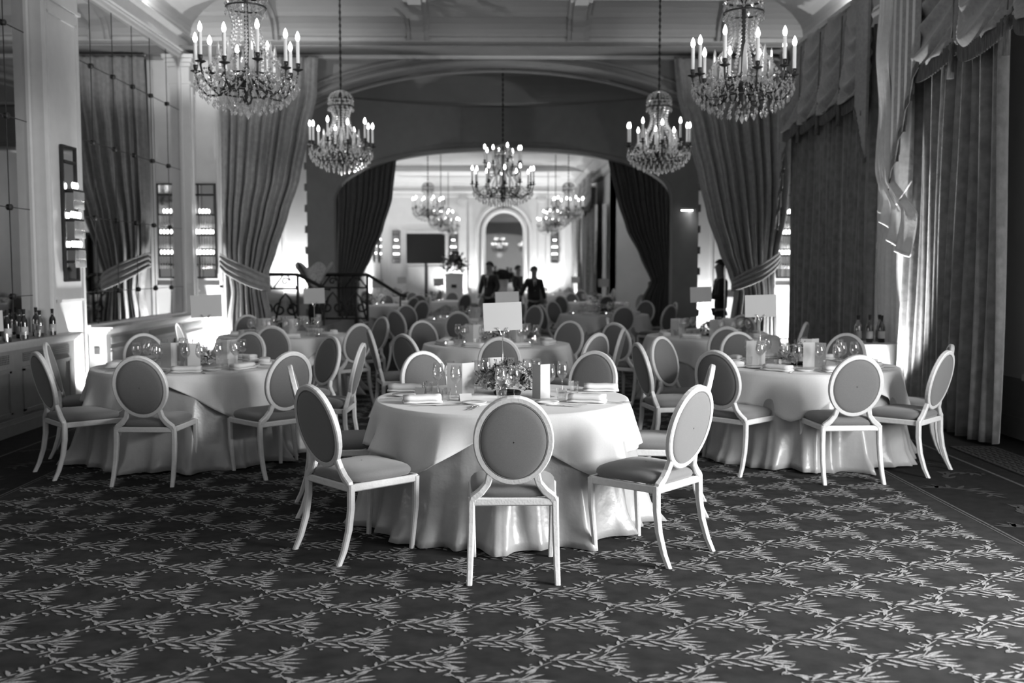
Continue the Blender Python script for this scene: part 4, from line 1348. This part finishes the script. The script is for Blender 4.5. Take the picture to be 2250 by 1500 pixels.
def number_stand(x, y, z, hcard, rz, label, tilt=-2):
    t = thing('table_number_stand', label, 'table number', (x, y, z), rz)
    g = MB(); g.lathe([(.0, 0), (.05, 0), (.05, .006), (.008, .012), (.0, .012)], n=20); g.tube([(0, 0, .01), (0, 0, hcard - .05)], .0035, 8)
    for s in (-1, 1):
        g.tube([(0, .0, hcard - .055), (s * .012, -.006, hcard - .04), (s * .020, -.010, hcard - .01), (s * .034, -.012, hcard + .012), (s * .042, -.014, hcard + .008)], .0024, 6)
        g.tube([(0, .0, hcard - .055), (s * .010, .006, hcard - .03), (s * .014, .008, hcard + .004)], .0024, 6)
    g.build('clip_rod', M['steel'], t, smooth=True)
    g = MB(); g.box((0, 0, hcard + .088), (.268, .003, .195), ry=R(tilt)); g.build('blank_card', M['card'], t)
    return t

T1 = 'on the nearest table'
# the nearest table, set by hand
for x, y, lab in ((-.40, 6.55, 'stemmed wine glass leftmost on the nearest table'), (-.33, 6.72, 'stemmed wine glass behind the leftmost one on the nearest table'), (-.275, 6.42, 'stemmed wine glass before the left menu card on the nearest table'),
                  (-.15, 6.75, 'stemmed wine glass behind the left menu card on the nearest table'), (.015, 6.30, 'left of two wine glasses before the nearest flowers'), (.10, 6.33, 'right of two wine glasses before the nearest flowers'),
                  (.20, 6.86, 'left of two wine glasses behind the nearest flowers at the right'), (.265, 6.88, 'right of two wine glasses behind the nearest flowers at the right'), (.335, 6.47, 'stemmed wine glass just right of the open menu on the nearest table'),
                  (.43, 6.66, 'stemmed wine glass rightmost on the nearest table'), (-.09, 6.92, 'stemmed wine glass behind the flowers at the left of the number rod')):
    put('wine', x, y, label=lab, group='glasses on the nearest table')
for x, y, lab in ((-.47, 6.62, 'clear tumbler between napkin and wine glasses at the left'), (-.335, 6.28, 'clear tumbler at the left front of the nearest table'), (.02, 6.17, 'clear faceted tumbler half hidden behind the front chair'),
                  (.40, 6.26, 'clear tumbler at the right front of the nearest table'), (.51, 6.66, 'clear tumbler beside the right rear napkin')):
    put('tumbler', x, y, label=lab, group='glasses on the nearest table')
for x, y, a, lab in ((-.63, 6.76, -4, 'white folded napkin at the left rear of the nearest table'), (-.475, 6.17, 12, 'white folded napkin at the left front of the nearest table'),
                     (.70, 6.76, -3, 'white folded napkin at the right rear of the nearest table'), (.555, 6.19, -14, 'white folded napkin at the right front of the nearest table')):
    put('napkin', x, y, rz=R(a), label=lab, group='napkins on the nearest table')
for x, y, lab in ((-.15, 6.12, 'white side plate left of the front chair'), (.30, 6.14, 'white side plate right of the front chair'), (-.62, 6.50, 'white side plate between the two left napkins'), (.60, 6.47, 'white side plate between the two right napkins')):
    put('plate', x, y, label=lab, group='plates on the nearest table')
for k, x, y, a, lab in (('knife', -.42, 6.05, 8, 'steel knife before the left front napkin'), ('knife', -.27, 6.06, 12, 'second steel knife before the left front napkin'), ('fork', -.66, 6.33, 4, 'steel fork behind the left front napkin'),
                        ('fork', -.63, 6.38, 2, 'farther steel fork behind the left front napkin'), ('spoon', -.14, 5.93, 80, 'steel spoon at the edge left of the front chair'), ('spoon', -.17, 5.92, 80, 'second steel spoon at the edge left of the front chair'),
                        ('knife', .40, 6.00, -22, 'steel knife right of the front chair'), ('fork', .45, 6.07, -28, 'steel fork before the right front napkin'), ('fork', .72, 6.12, -14, 'steel fork right of the right front napkin'),
                        ('fork', .73, 6.16, -12, 'second steel fork right of the right front napkin')):
    put(k, x, y, rz=R(a), label=lab, group='cutlery on the nearest table')
put('menu', -.24, 6.56, rz=R(14), label='upright white menu card left of the nearest flowers', group='menus on the nearest table')
put('menu', .27, 6.36, rz=R(-8), label='open white menu card right of the nearest flowers', group='menus on the nearest table', sc=(.62, .9, 1.05))
put('menu', .02, 7.02, rz=R(180), label='white menu card behind the nearest flowers, below the number card', group='menus on the nearest table')
put('place', -.21, 6.27, rz=R(20), label='small tented place card before the left menu card', group='place cards on the nearest table')
put('place', -.52, 6.60, rz=R(-30), label='small tented place card by the left rear napkin', group='place cards on the nearest table')
flowers(.06, 6.60, TZ, .21, .17, 5, 'low round flower arrangement in the middle of the nearest table', 170)
number_stand(.03, 6.92, TZ, .415, R(0), 'blank white table card on a steel clip rod above the nearest flowers', -2.5)

def setting(cx, cy, r0, seed, wh, detail=2, hcard=.39, card=None, rz=0):
    r = random.Random(seed)
    def G(k): return '%s on %s' % (k, wh)
    n = 8
    for i in range(n):
        a = 2 * pi * (i + r0) / n; ca, sa = cos(a), sin(a)
        side = 'front' if sa < -.5 else 'rear' if sa > .5 else 'right' if ca > 0 else 'left'
        def at(rad, off): return cx + rad * ca - off * sa, cy + rad * sa + off * ca
        x, y = at(.62, 0); put('napkin', x, y, rz=a + pi / 2 + r.uniform(-.2, .2), label='white folded napkin at the %s edge of %s' % (side, wh), group=G('napkins'))
        if detail > 0:
            x, y = at(.43, .10); put('wine', x, y, label='wine glass in the %s settings of %s' % (side, wh), group=G('wine glasses'))
            x, y = at(.36, -.02); put('wine', x, y, label='wine glass in the %s settings of %s' % (side, wh), group=G('wine glasses'))
            x, y = at(.46, -.05); put('tumbler', x, y, label='clear tumbler in the %s settings of %s' % (side, wh), group=G('tumblers'))
        if detail > 1:
            x, y = at(.52, .19); put('plate', x, y, label='white side plate towards the %s of %s' % (side, wh), group=G('side plates'))
            x, y = at(.66, .13); put('knife', x, y, rz=a + R(10), label='steel knife towards the %s of %s' % (side, wh), group=G('cutlery'))
            x, y = at(.66, -.14); put('fork', x, y, rz=a + pi, label='steel fork towards the %s of %s' % (side, wh), group=G('cutlery'))
    flowers(cx, cy + .02, TZ, .17, .15, seed, 'low flower arrangement in the middle of ' + wh, 60)
    if card: number_stand(cx + card, cy + .14, TZ, hcard, rz, 'blank white table card on a rod standing on ' + wh)
W1, W2, W3 = 'the left table', 'the right table', 'the second centre table'
setting(-2.66, 8.62, .30, 301, W1, 2, .42, .10, R(4))
setting(2.63, 8.60, .25, 302, W2, 2, .42, -.32, R(-12))
setting(-.02, 11.12, .5, 303, W3, 1, .39, .12, R(-3))
setting(-2.70, 12.6, .4, 304, 'the table before the left drape', 1, .40, .35, R(2))
setting(2.68, 12.42, .2, 305, 'the table before the right drape', 1, .42, -.12, R(-4))
setting(-.48, 16.35, .1, 306, 'the table in the large opening', 1)
setting(1.95, 18.35, .3, 307, 'the right domed-room table', 1)
for wh, cx, cy, items in ((W1, -2.66, 8.62, ((-.10, -.22, 10, 'left'), (.05, -.26, -5, 'middle'), (.28, .12, 20, 'right'))), (W2, 2.63, 8.60, ((-.38, -.05, 15, 'left'), (.06, -.2, 160, 'middle'), (.16, .2, 10, 'right'))),
                          (W3, -.02, 11.12, ((-.26, -.05, 5, 'left'), (.22, .1, 5, 'right'))), ('the table before the left drape', -2.70, 12.6, ((-.25, -.1, 5, 'left'), (.1, -.22, 0, 'middle'))),
                          ('the table before the right drape', 2.68, 12.42, ((-.42, 0, 5, 'left'), (.02, -.22, 0, 'middle'), (.25, .1, 5, 'right'))), ('the table in the large opening', -.48, 16.35, ((.1, -.2, 5, 'front'),))):
    for dx, dy, a, nm in items:
        put('menu', cx + dx, cy + dy, rz=R(a), label='%s upright white menu card on %s' % (nm, wh), group='menus on ' + wh)
for wh, cx, cy, items in ((W3, -.02, 11.12, (-.55, -.35, .36, .52)), ('the table before the left drape', -2.70, 12.6, (.5,)), ('the table in the large opening', -.48, 16.35, (-.55, -.4, .35)), ('the right domed-room table', 1.95, 18.35, (-.6, -.3, .0, .3, .5))):
    for k, dx in enumerate(items):
        put('tea', cx + dx, cy - .38 + .1 * (k % 2), label='lit tea light in a glass cup on ' + wh, group='tea lights on ' + wh)
for (tx, ty, wh) in ((-3.0, 23.2, TB[8][5]), (2.4, 24.6, TB[9][5]), (-1.75, 26.0, TB[10][5]), (-3.1, 30.0, TB[11][5]), (2.2, 31, TB[12][5])):
    for k in range(5):
        a = 2 * pi * k / 5; put('wine', tx + .35 * cos(a), ty + .35 * sin(a), label='blurred wine glass on ' + wh, group='wine glasses on ' + wh)
    for k in range(3):
        a = 2 * pi * k / 3 + 1; put('tea', tx + .5 * cos(a), ty + .5 * sin(a), label='lit tea light on ' + wh, group='tea lights on ' + wh)
    flowers(tx, ty, TZ, .22, .22, int(ty * 7), 'blurred flower arrangement on ' + wh, 40)
    number_stand(tx + .2, ty, TZ, .40, 0, 'blank white table card on a rod on ' + wh)

# ================================================================== BOTTLES, SIDE TABLE
def mk_bottle(h=.30, r_=.037, m='bottle'):
    t = thing('wine_bottle', '', 'bottle', (0, 0, 0))
    g = MB(); g.lathe([(.0, .0), (r_ * .9, .0), (r_, .006), (r_, h * .58), (r_ * .8, h * .67), (r_ * .40, h * .75), (r_ * .36, h * .96), (r_ * .42, h * .965), (r_ * .42, h), (.0, h)], n=16); b = g.build('glass_body', M[m], t, smooth=True)
    g = MB(); g.lathe([(r_ * 1.02, h * .15), (r_ * 1.02, h * .42)], n=16); g.build('paper_label', M['card'] if m == 'bottle' else M['cab'], t, smooth=True)
    g = MB(); g.lathe([(r_ * .40, h * .84), (r_ * .46, h * .96), (r_ * .46, h * 1.003), (.0, h * 1.004)], n=12); g.build('capsule', M['black'], t)
    return t
bA = mk_bottle(); bB = mk_bottle(.30, .042, 'bottleclear')
bpy.context.view_layer.update()
bA.location = (4.13, 11.0, .78); bA['label'] = 'dark wine bottle with white label, front left on the small window table'; bA['group'] = 'bottles on the window side table'
dup(bA, (4.27, 11.02, .78), 0, 'dark wine bottle with white label, front right on the small window table', 'bottles on the window side table')
dup(bA, (4.19, 11.16, .78), 0, 'dark wine bottle standing between and behind the front two on the window table', 'bottles on the window side table')
bB.location = (4.02, 11.05, .78); bB['label'] = 'clear bottle at the left end of the group on the small window table'; bB['group'] = 'bottles on the window side table'
dup(bB, (4.31, 11.19, .78), 0, 'clear bottle at the right rear of the group on the small window table', 'bottles on the window side table')
t = thing('side_table', 'small round cloth-covered side table with bottles by the pale pier', 'table', (4.15, 11.08, 0))
g = MB(); g.lathe([(.0, .74), (.31, .74), (.32, .75), (.32, .765), (.0, .768)], n=32); g.build('tabletop', M['cab'], t)
g = MB(); g.lathe([(.0, .74), (.025, .73), (.025, .08), (.2, .02), (.2, 0), (.0, 0)], n=16); g.build('pedestal', M['iron'], t)
g = MB()
def sk(u, v):
    a = 2 * pi * u; rr = .325 + .05 * v * (1 + .5 * sin(9 * a)) ; return (4.15 + rr * cos(a), 11.08 + rr * sin(a), .772 - .55 * v)
g.grid(sk, 72, 10, wrap=True); g.add([(4.15 + .325 * cos(2 * pi * i / 72), 11.08 + .325 * sin(2 * pi * i / 72), .772) for i in range(72)], [tuple(range(72))])
tag(g.build('tablecloth', M['cloth'], smooth=False), 'white cloth draped over the small side table by the pale pier', 'tablecloth')
rb = random.Random(6)
for k in range(12):
    y = 8.75 + .16 * k + rb.uniform(-.03, .03); x = -4.77 + (.09 if k % 2 else -.02)
    src = bB if k % 3 == 0 else bA
    dup(src, (x, min(y, 10.5), .905), 0, 'bottle standing among the others on the left cabinet, reflected in the mirror', 'bottles on the left cabinet', sc=rb.uniform(.85, 1.05))
for k in range(10):
    put('tumbler', -4.70 + .07 * (k % 2), 9.0 + .15 * k, z=.905, label='clear tumbler among the bottles on the left cabinet', group='tumblers on the left cabinet')
number_stand(-4.66, 9.2, .905, .12, R(70), 'blank white card leaning on the left cabinet among bottles')

# ================================================================== LANDING WITH WROUGHT-IRON RAILING (left of the domed room)
g = MB(); g.b2(-6.3, -2.95, 17.1, 20.6, 0, .62); 
g.b2(-2.95, -2.62, 17.3, 19.0, 0, .42); g.b2(-2.62, -2.3, 17.3, 19.0, 0, .21)
structure('landing', g, M['walld'])
def scroll(mb, cx, cz, r0, turns, y, sgn=1, a0=0, th=.018):
    pts = []
    for q in range(int(18 * turns)):
        a = a0 + sgn * q / 18 * 2 * pi; rr = r0 * (1 - .8 * q / (18 * turns)); pts.append((cx + rr * cos(a), y, cz + rr * sin(a)))
    mb.tube(pts, th, 5)
def railing(x0, x1, y, zb, zt, label, slope_to=None):
    t = thing('stair_railing', label, 'railing', (x0, y, zb))
    L = x1 - x0; H = zt - zb
    g = MB(); g.tube([(0, 0, H), (L, 0, H), (L + .04, 0, H - .02)] + ([(slope_to[0] - x0, 0, slope_to[1] - zb), (slope_to[0] - x0 + .12, 0, slope_to[1] - zb - .02)] if slope_to else []), .030, 8)
    g.build('handrail', M['iron'], t, smooth=True)
    g = MB(); g.tube([(0, 0, .05), (L, 0, .05)], .020, 6); g.tube([(0, 0, H * .72), (L, 0, H * .72)], .018, 6); g.build('lower_rails', M['iron'], t)
    for x in (0, L):
        g = MB(); g.tube([(x, 0, -.0), (x, 0, H)], .026, 6); g.build('post', M['iron'], t)
    if slope_to:
        g = MB(); g.tube([(slope_to[0] - x0, 0, -zb + .02), (slope_to[0] - x0, 0, slope_to[1] - zb)], .016, 6); g.build('post', M['iron'], t)
    k = max(1, round(L / .42)); w_ = L / k
    for i in range(k):
        g = MB(); cx = (i + .5) * w_
        scroll(g, cx - w_ * .24, H * .30, w_ * .26, 1.4, 0, 1, R(90)); scroll(g, cx + w_ * .24, H * .30, w_ * .26, 1.4, 0, -1, R(90))
        g.tube([(cx - w_ * .42, 0, .06), (cx - w_ * .2, 0, H * .5), (cx, 0, H * .62), (cx + w_ * .2, 0, H * .5), (cx + w_ * .42, 0, .06)], .020, 5)
        scroll(g, cx, H * .86, w_ * .16, 1.2, 0, 1, 0, .015); g.tube([(cx - w_ * .45, 0, H * .74), (cx - w_ * .1, 0, H * .97)], .014, 5); g.tube([(cx + w_ * .45, 0, H * .74), (cx + w_ * .1, 0, H * .97)], .014, 5)
        g.build('scrollwork', M['iron'], t)
    return t
railing(-4.3, -3.44, 17.15, .64, 1.50, 'dark wrought-iron scroll railing beside the left drape, lit from behind', (-3.0, 1.27))
railing(-3.25, -2.40, 18.3, .64, 1.49, 'dark wrought-iron scroll railing before the dark left drape of the inner arch', (-1.80, 1.12))
g = MB(); g.mi = 0
t = thing('pillar_candle', 'white pillar candle standing on the landing by the railing', 'candle', (-3.27, 17.0, .60))
g = MB(); g.lathe([(.0, 0), (.05, 0), (.05, .19), (.0, .19)], n=16); g.build('wax_body', M['wax'], t)
t.location = (-3.12, 17.3, .62)
# bouquet in a paper cone standing on the landing post
t = thing('bouquet', 'paper-wrapped bouquet fanning out above the wrought-iron railing', 'flowers', (-3.25, 17.6, .62))
g = MB()
def cone(u, v):
    a = 2 * pi * u; rr = (.05 + .26 * v ** 1.3) * (1 + .12 * sin(5 * a) * v); zz = .56 + .48 * v + .06 * v * sin(5 * a + 1)
    return (rr * cos(a), rr * .8 * sin(a), zz)
g.grid(cone, 40, 10, wrap=True); solidify(g.build('wrapping_cone', M['paper'], t), .004)
g = MB(); rq = random.Random(3)
for i in range(160):
    p = Vector((rq.uniform(-.16, .16), rq.uniform(-.12, .12), rq.uniform(.45, .95))); d = Vector((rq.uniform(-1, 1), rq.uniform(-1, 1), rq.uniform(-.2, 1))).normalized() * .08
    a = d.cross(Vector((0, 0, 1))).normalized() * .02 if abs(d.z) < .079 else Vector((.02, 0, 0))
    g.add([p, p + d / 2 + a, p + d, p + d / 2 - a], [(0, 1, 2, 3)])
g.build('foliage', M['green'], t)
g = MB(); g.lathe([(.0, .0), (.09, .0), (.11, .2), (.07, .42), (.09, .58), (.08, .58), (.06, .42), (.0, .1)], n=20); g.build('vase', M['black'], t, smooth=True)

# ================================================================== FAR ROOM FURNISHINGS
t = thing('display_screen', 'large black screen on a dark pole stand in the far room', 'screen', (-3.15, 43.5, 0))
g = MB(); g.b2(-.84, .84, -.04, .04, 1.82, 3.12); g.build('screen_panel', M['screen'], t)
g = MB(); g.b2(-.05, .05, .05, .13, .02, 2.4); g.b2(-.4, .4, -.2, .3, 0, .04); g.b2(-.06, .06, -.03, .05, .4, 1.85); g.build('pole_stand', M['iron'], t)
t = thing('plinth', 'brightly lit white plinth with dark plate under tall flowers in the far room', 'plinth', (-1.5, 34.0, 0))
g = MB(); g.b2(-.29, .29, -.29, .29, 0, 1.38); g.b2(-.32, .32, -.32, .32, 1.38, 1.43); g.build('block', M['wallw'], t)
g = MB(); g.b2(-.09, .09, -.30, -.285, .95, 1.07); g.build('dark_plate', M['iron'], t)
fa = flowers(-1.5, 34.0, 1.43, .48, .68, 71, 'tall dark flower arrangement on the white plinth in the far room', 60, True)
t = thing('plinth', 'pale pedestal carrying the dark topiary ball between the standing people', 'plinth', (.12, 27.5, 0))
g = MB(); g.lathe([(.0, 0), (.2, 0), (.2, .1), (.14, .2), (.13, 1.1), (.17, 1.3), (.0, 1.3)], n=16); g.build('column', M['wall'], t)
t = thing('topiary_ball', 'dark round clipped ball on the pale pedestal in the far room', 'plant', (.12, 27.5, 1.31))
g = MB(); rq = random.Random(5)
for i in range(900):
    a = rq.uniform(0, 2 * pi); e = math.asin(rq.uniform(-.15, 1)); d = Vector((cos(a) * cos(e), sin(a) * cos(e), sin(e))); p = d * .2 + Vector((0, 0, .06))
    u = d.orthogonal().normalized() * .02; v = d.cross(u).normalized() * .02
    g.add([p + u, p + v + d * .02, p - u, p - v + d * .01], [(0, 1, 2, 3)])
g.sphere((0, 0, .07), .19, 16, 10); g.build('clipped_foliage', M['black'], t)

# ================================================================== PEOPLE
def skin_mesh(name, pts, edges, rad, m, parent, root=0, sub=1):
    me = bpy.data.meshes.new(name); me.from_pydata(pts, edges, []); me.materials.append(M[m]); me.update()
    o = bpy.data.objects.new(name, me); COL.objects.link(o); o.parent = parent
    o.modifiers.new('skin', 'SKIN')
    while len(me.skin_vertices) == 0: break
    bpy.context.view_layer.objects.active = o
    sv = me.skin_vertices[0].data if len(me.skin_vertices) else None
    if sv:
        for i, r_ in enumerate(rad):
            sv[i].radius = r_ if isinstance(r_, tuple) else (r_, r_); sv[i].use_root = (i == root); sv[i].use_loose = False
    s = o.modifiers.new('smooth', 'SUBSURF'); s.levels = sub; s.render_levels = sub
    for p in me.polygons: p.use_smooth = True
    o.modifiers['skin'].use_smooth_shade = True
    return o

def person(x, y, rz, h, label, armL, armR, legs=(.1, -.1), tie=True, lean=0.0, dress=False):
    """standing figure facing local -Y; armL/armR: (elbow, hand) offsets"""
    t = thing('person', label, 'person', (x, y, 0), rz)
    k = h / 1.75
    P_ = lambda a, b, c: (a * k, b * k + lean * c, c * k)
    fl_, fr_ = legs
    body = [P_(0, 0, .95), P_(0, .01, 1.12), P_(0, .01, 1.30), P_(0, 0, 1.42), P_(0, 0, 1.50), P_(0, -.01, 1.58), P_(0, -.015, 1.66), P_(0, -.01, 1.73)]
    rad = [(.13 * k, .10 * k), (.12 * k, .09 * k), (.14 * k, .10 * k), (.10 * k, .08 * k), .062 * k, (.074 * k, .084 * k), (.084 * k, .098 * k), (.055 * k, .065 * k)]
    ed = [(i, i + 1) for i in range(7)]
    def limb(start, pts_, rr):
        prev = start
        for p, r_ in zip(pts_, rr):
            body.append(p); rad.append(r_); ed.append((prev, len(body) - 1)); prev = len(body) - 1
        return prev
    hands = []
    for s, (el, ha) in ((-1, armL), (1, armR)):
        e_ = P_(*el); h_ = P_(*ha)
        w_ = tuple(e_[q] + (h_[q] - e_[q]) * .86 for q in range(3))
        last = limb(3, [P_(s * .17, 0, 1.42), e_, w_, h_], [.05 * k, .042 * k, .026 * k, .030 * k])
        d = Vector(h_) - Vector(w_); d.normalize(); sd = Vector((0, 1, 0)).cross(d); sd = sd.normalized() if sd.length > .1 else Vector((1, 0, 0))
        for f in range(4):                           # fingers
            b_ = Vector(h_) + sd * (.011 * (f - 1.5)) * k * 1.6 + d * .02 * k
            limb(last, [tuple(b_), tuple(b_ + d * (.045, .055, .05, .04)[f] * k + Vector((0, -.012, 0)))], [.009 * k, .007 * k])
        b_ = Vector(w_) + sd * .028 * k * s + d * .02 * k
        limb(last, [tuple(b_), tuple(b_ + d * .035 * k + sd * .015 * s)], [.010 * k, .008 * k])
    feet = []
    for s, fy in ((-1, fl_), (1, fr_)):
        limb(0, [P_(s * .09, 0, .88), P_(s * .10, -fy * .5 - .01, .50), P_(s * .105, -fy, .10), P_(s * .11, -fy - .12, .04)], [.085 * k, .058 * k, .040 * k, .035 * k])
    skin_mesh('body', body, ed, rad, 'skin', t)
    # face
    g = MB(); c = P_(0, -.015, 1.655)
    g.sphere((c[0], c[1] - .085 * k, c[2] - .005), .012 * k, 6, 4, (.8, 1.2, 1.5))
    for s in (-1, 1): g.sphere((c[0] + s * .072 * k, c[1] + .005, c[2] - .005), .016 * k, 6, 4, (.4, .9, 1.5))
    g.build('nose_and_ears', M['skin'], t, smooth=True)
    g = MB()
    for s in (-1, 1): g.sphere((c[0] + s * .028 * k, c[1] - .076 * k, c[2] + .018 * k), .009 * k, 6, 4, (1.2, .5, .6))
    g.box((c[0], c[1] - .078 * k, c[2] - .048 * k), (.045 * k, .008, .007)); g.build('eyes_and_mouth', M['black'], t)
    g = MB()
    def cap(u, v):
        a = 2 * pi * u; e = pi / 2 - v * (1.75 if sin(a) > 0 else 1.15)
        if e < -.35: e = -.35
        return (c[0] + .098 * k * cos(a) * cos(e), c[1] + .014 * k + .112 * k * sin(a) * cos(e), c[2] + .020 * k + .120 * k * sin(e))
    g.grid(cap, 20, 8, wrap=True); solidify(g.build('hair', M['hair'], t, smooth=True), .012)
    # jacket
    jp = [P_(0, .01, .86), P_(0, .01, 1.0), P_(0, .015, 1.14), P_(0, .015, 1.30), P_(0, .01, 1.42)]
    jr = [(.20 * k, .14 * k), (.185 * k, .13 * k), (.175 * k, .125 * k), (.20 * k, .135 * k), (.15 * k, .10 * k)]
    je = [(i, i + 1) for i in range(4)]
    for s, (el, ha) in ((-1, armL), (1, armR)):
        e_ = P_(*el); h_ = P_(*ha); w_ = tuple(e_[q] + (h_[q] - e_[q]) * .80 for q in range(3))
        prev = 4
        for p, r_ in ((P_(s * .175, .005, 1.41), .080 * k), (e_, .066 * k), (w_, .05 * k)):
            jp.append(p); jr.append(r_); je.append((prev, len(jp) - 1)); prev = len(jp) - 1
    skin_mesh('jacket', jp, je, jr, 'suit', t)
    tp = [P_(0, 0, .95)]; tr = [(.14 * k, .11 * k)]; te = []
    for s, fy in ((-1, fl_), (1, fr_)):
        prev = 0
        for p, r_ in ((P_(s * .085, 0, .84), .095 * k), (P_(s * .10, -fy * .5 - .01, .50), .075 * k), (P_(s * .105, -fy, .09), .060 * k)):
            tp.append(p); tr.append(r_); te.append((prev, len(tp) - 1)); prev = len(tp) - 1
    skin_mesh('trousers', tp, te, tr, 'suit', t)
    g = MB()
    for s, fy in ((-1, fl_), (1, fr_)):
        p = P_(s * .11, -fy - .06, .042); g.sphere(p, .05 * k, 10, 6, (.95, 2.6, .85))
    g.build('shoes', M['black'], t, smooth=True)
    if tie:
        g = MB(); a = P_(0, -.112, 1.40)
        g.add([(-.045 * k, a[1] + .01, a[2] + .03), (.045 * k, a[1] + .01, a[2] + .03), (.0, a[1] - .02, a[2] - .26 * k)], [(0, 1, 2)])
        solidify(g.build('shirt_front', M['shirt'], t), .006)
        g = MB(); g.add([(-.016, a[1] - .012, a[2]), (.016, a[1] - .012, a[2]), (.02, a[1] - .034, a[2] - .2 * k), (0, a[1] - .036, a[2] - .24 * k), (-.02, a[1] - .034, a[2] - .2 * k)], [(0, 1, 2, 3, 4)])
        solidify(g.build('necktie', M['black'], t), .006)
    return t
person(.86, 24.0, R(8), 1.62, 'dark-suited person walking between tables, right of the card, arm held out', ((-.30, -.02, 1.16), (-.40, -.12, .98)), ((.25, .02, 1.13), (.30, -.02, .88)), (.16, -.16))
person(-.22, 25.0, R(-35), 1.74, 'dark-suited person standing left of the topiary pedestal, turned aside', ((-.27, 0, 1.14), (-.24, -.12, .92)), ((.26, .02, 1.14), (.22, -.14, .96)), (.05, -.04))
person(.58, 29.5, R(60), 1.66, 'dark-clothed person half hidden behind the topiary pedestal', ((-.27, 0, 1.14), (-.24, -.2, 1.0)), ((.26, .02, 1.14), (.22, -.2, 1.0)), (.05, -.04), tie=False)
person(3.93, 17.6, R(-90), 1.72, 'dark-clothed person in profile behind the right drape, hands held forward', ((-.24, -.06, 1.12), (-.10, -.30, 1.14)), ((.24, -.06, 1.12), (.10, -.30, 1.14)), (.03, -.03), tie=False)
t = thing('broom_pole', 'thin pale upright pole in front of the person by the right drape', 'pole', (3.93, 17.25, 0))
g = MB(); g.tube([(0, 0, 0), (0, 0, 1.68)], .010, 8); g.build('rod', M['steel'], t); g = MB(); g.lathe([(.0, 0), (.12, 0), (.12, .015), (.0, .02)], n=16); g.build('base', M['iron'], t)
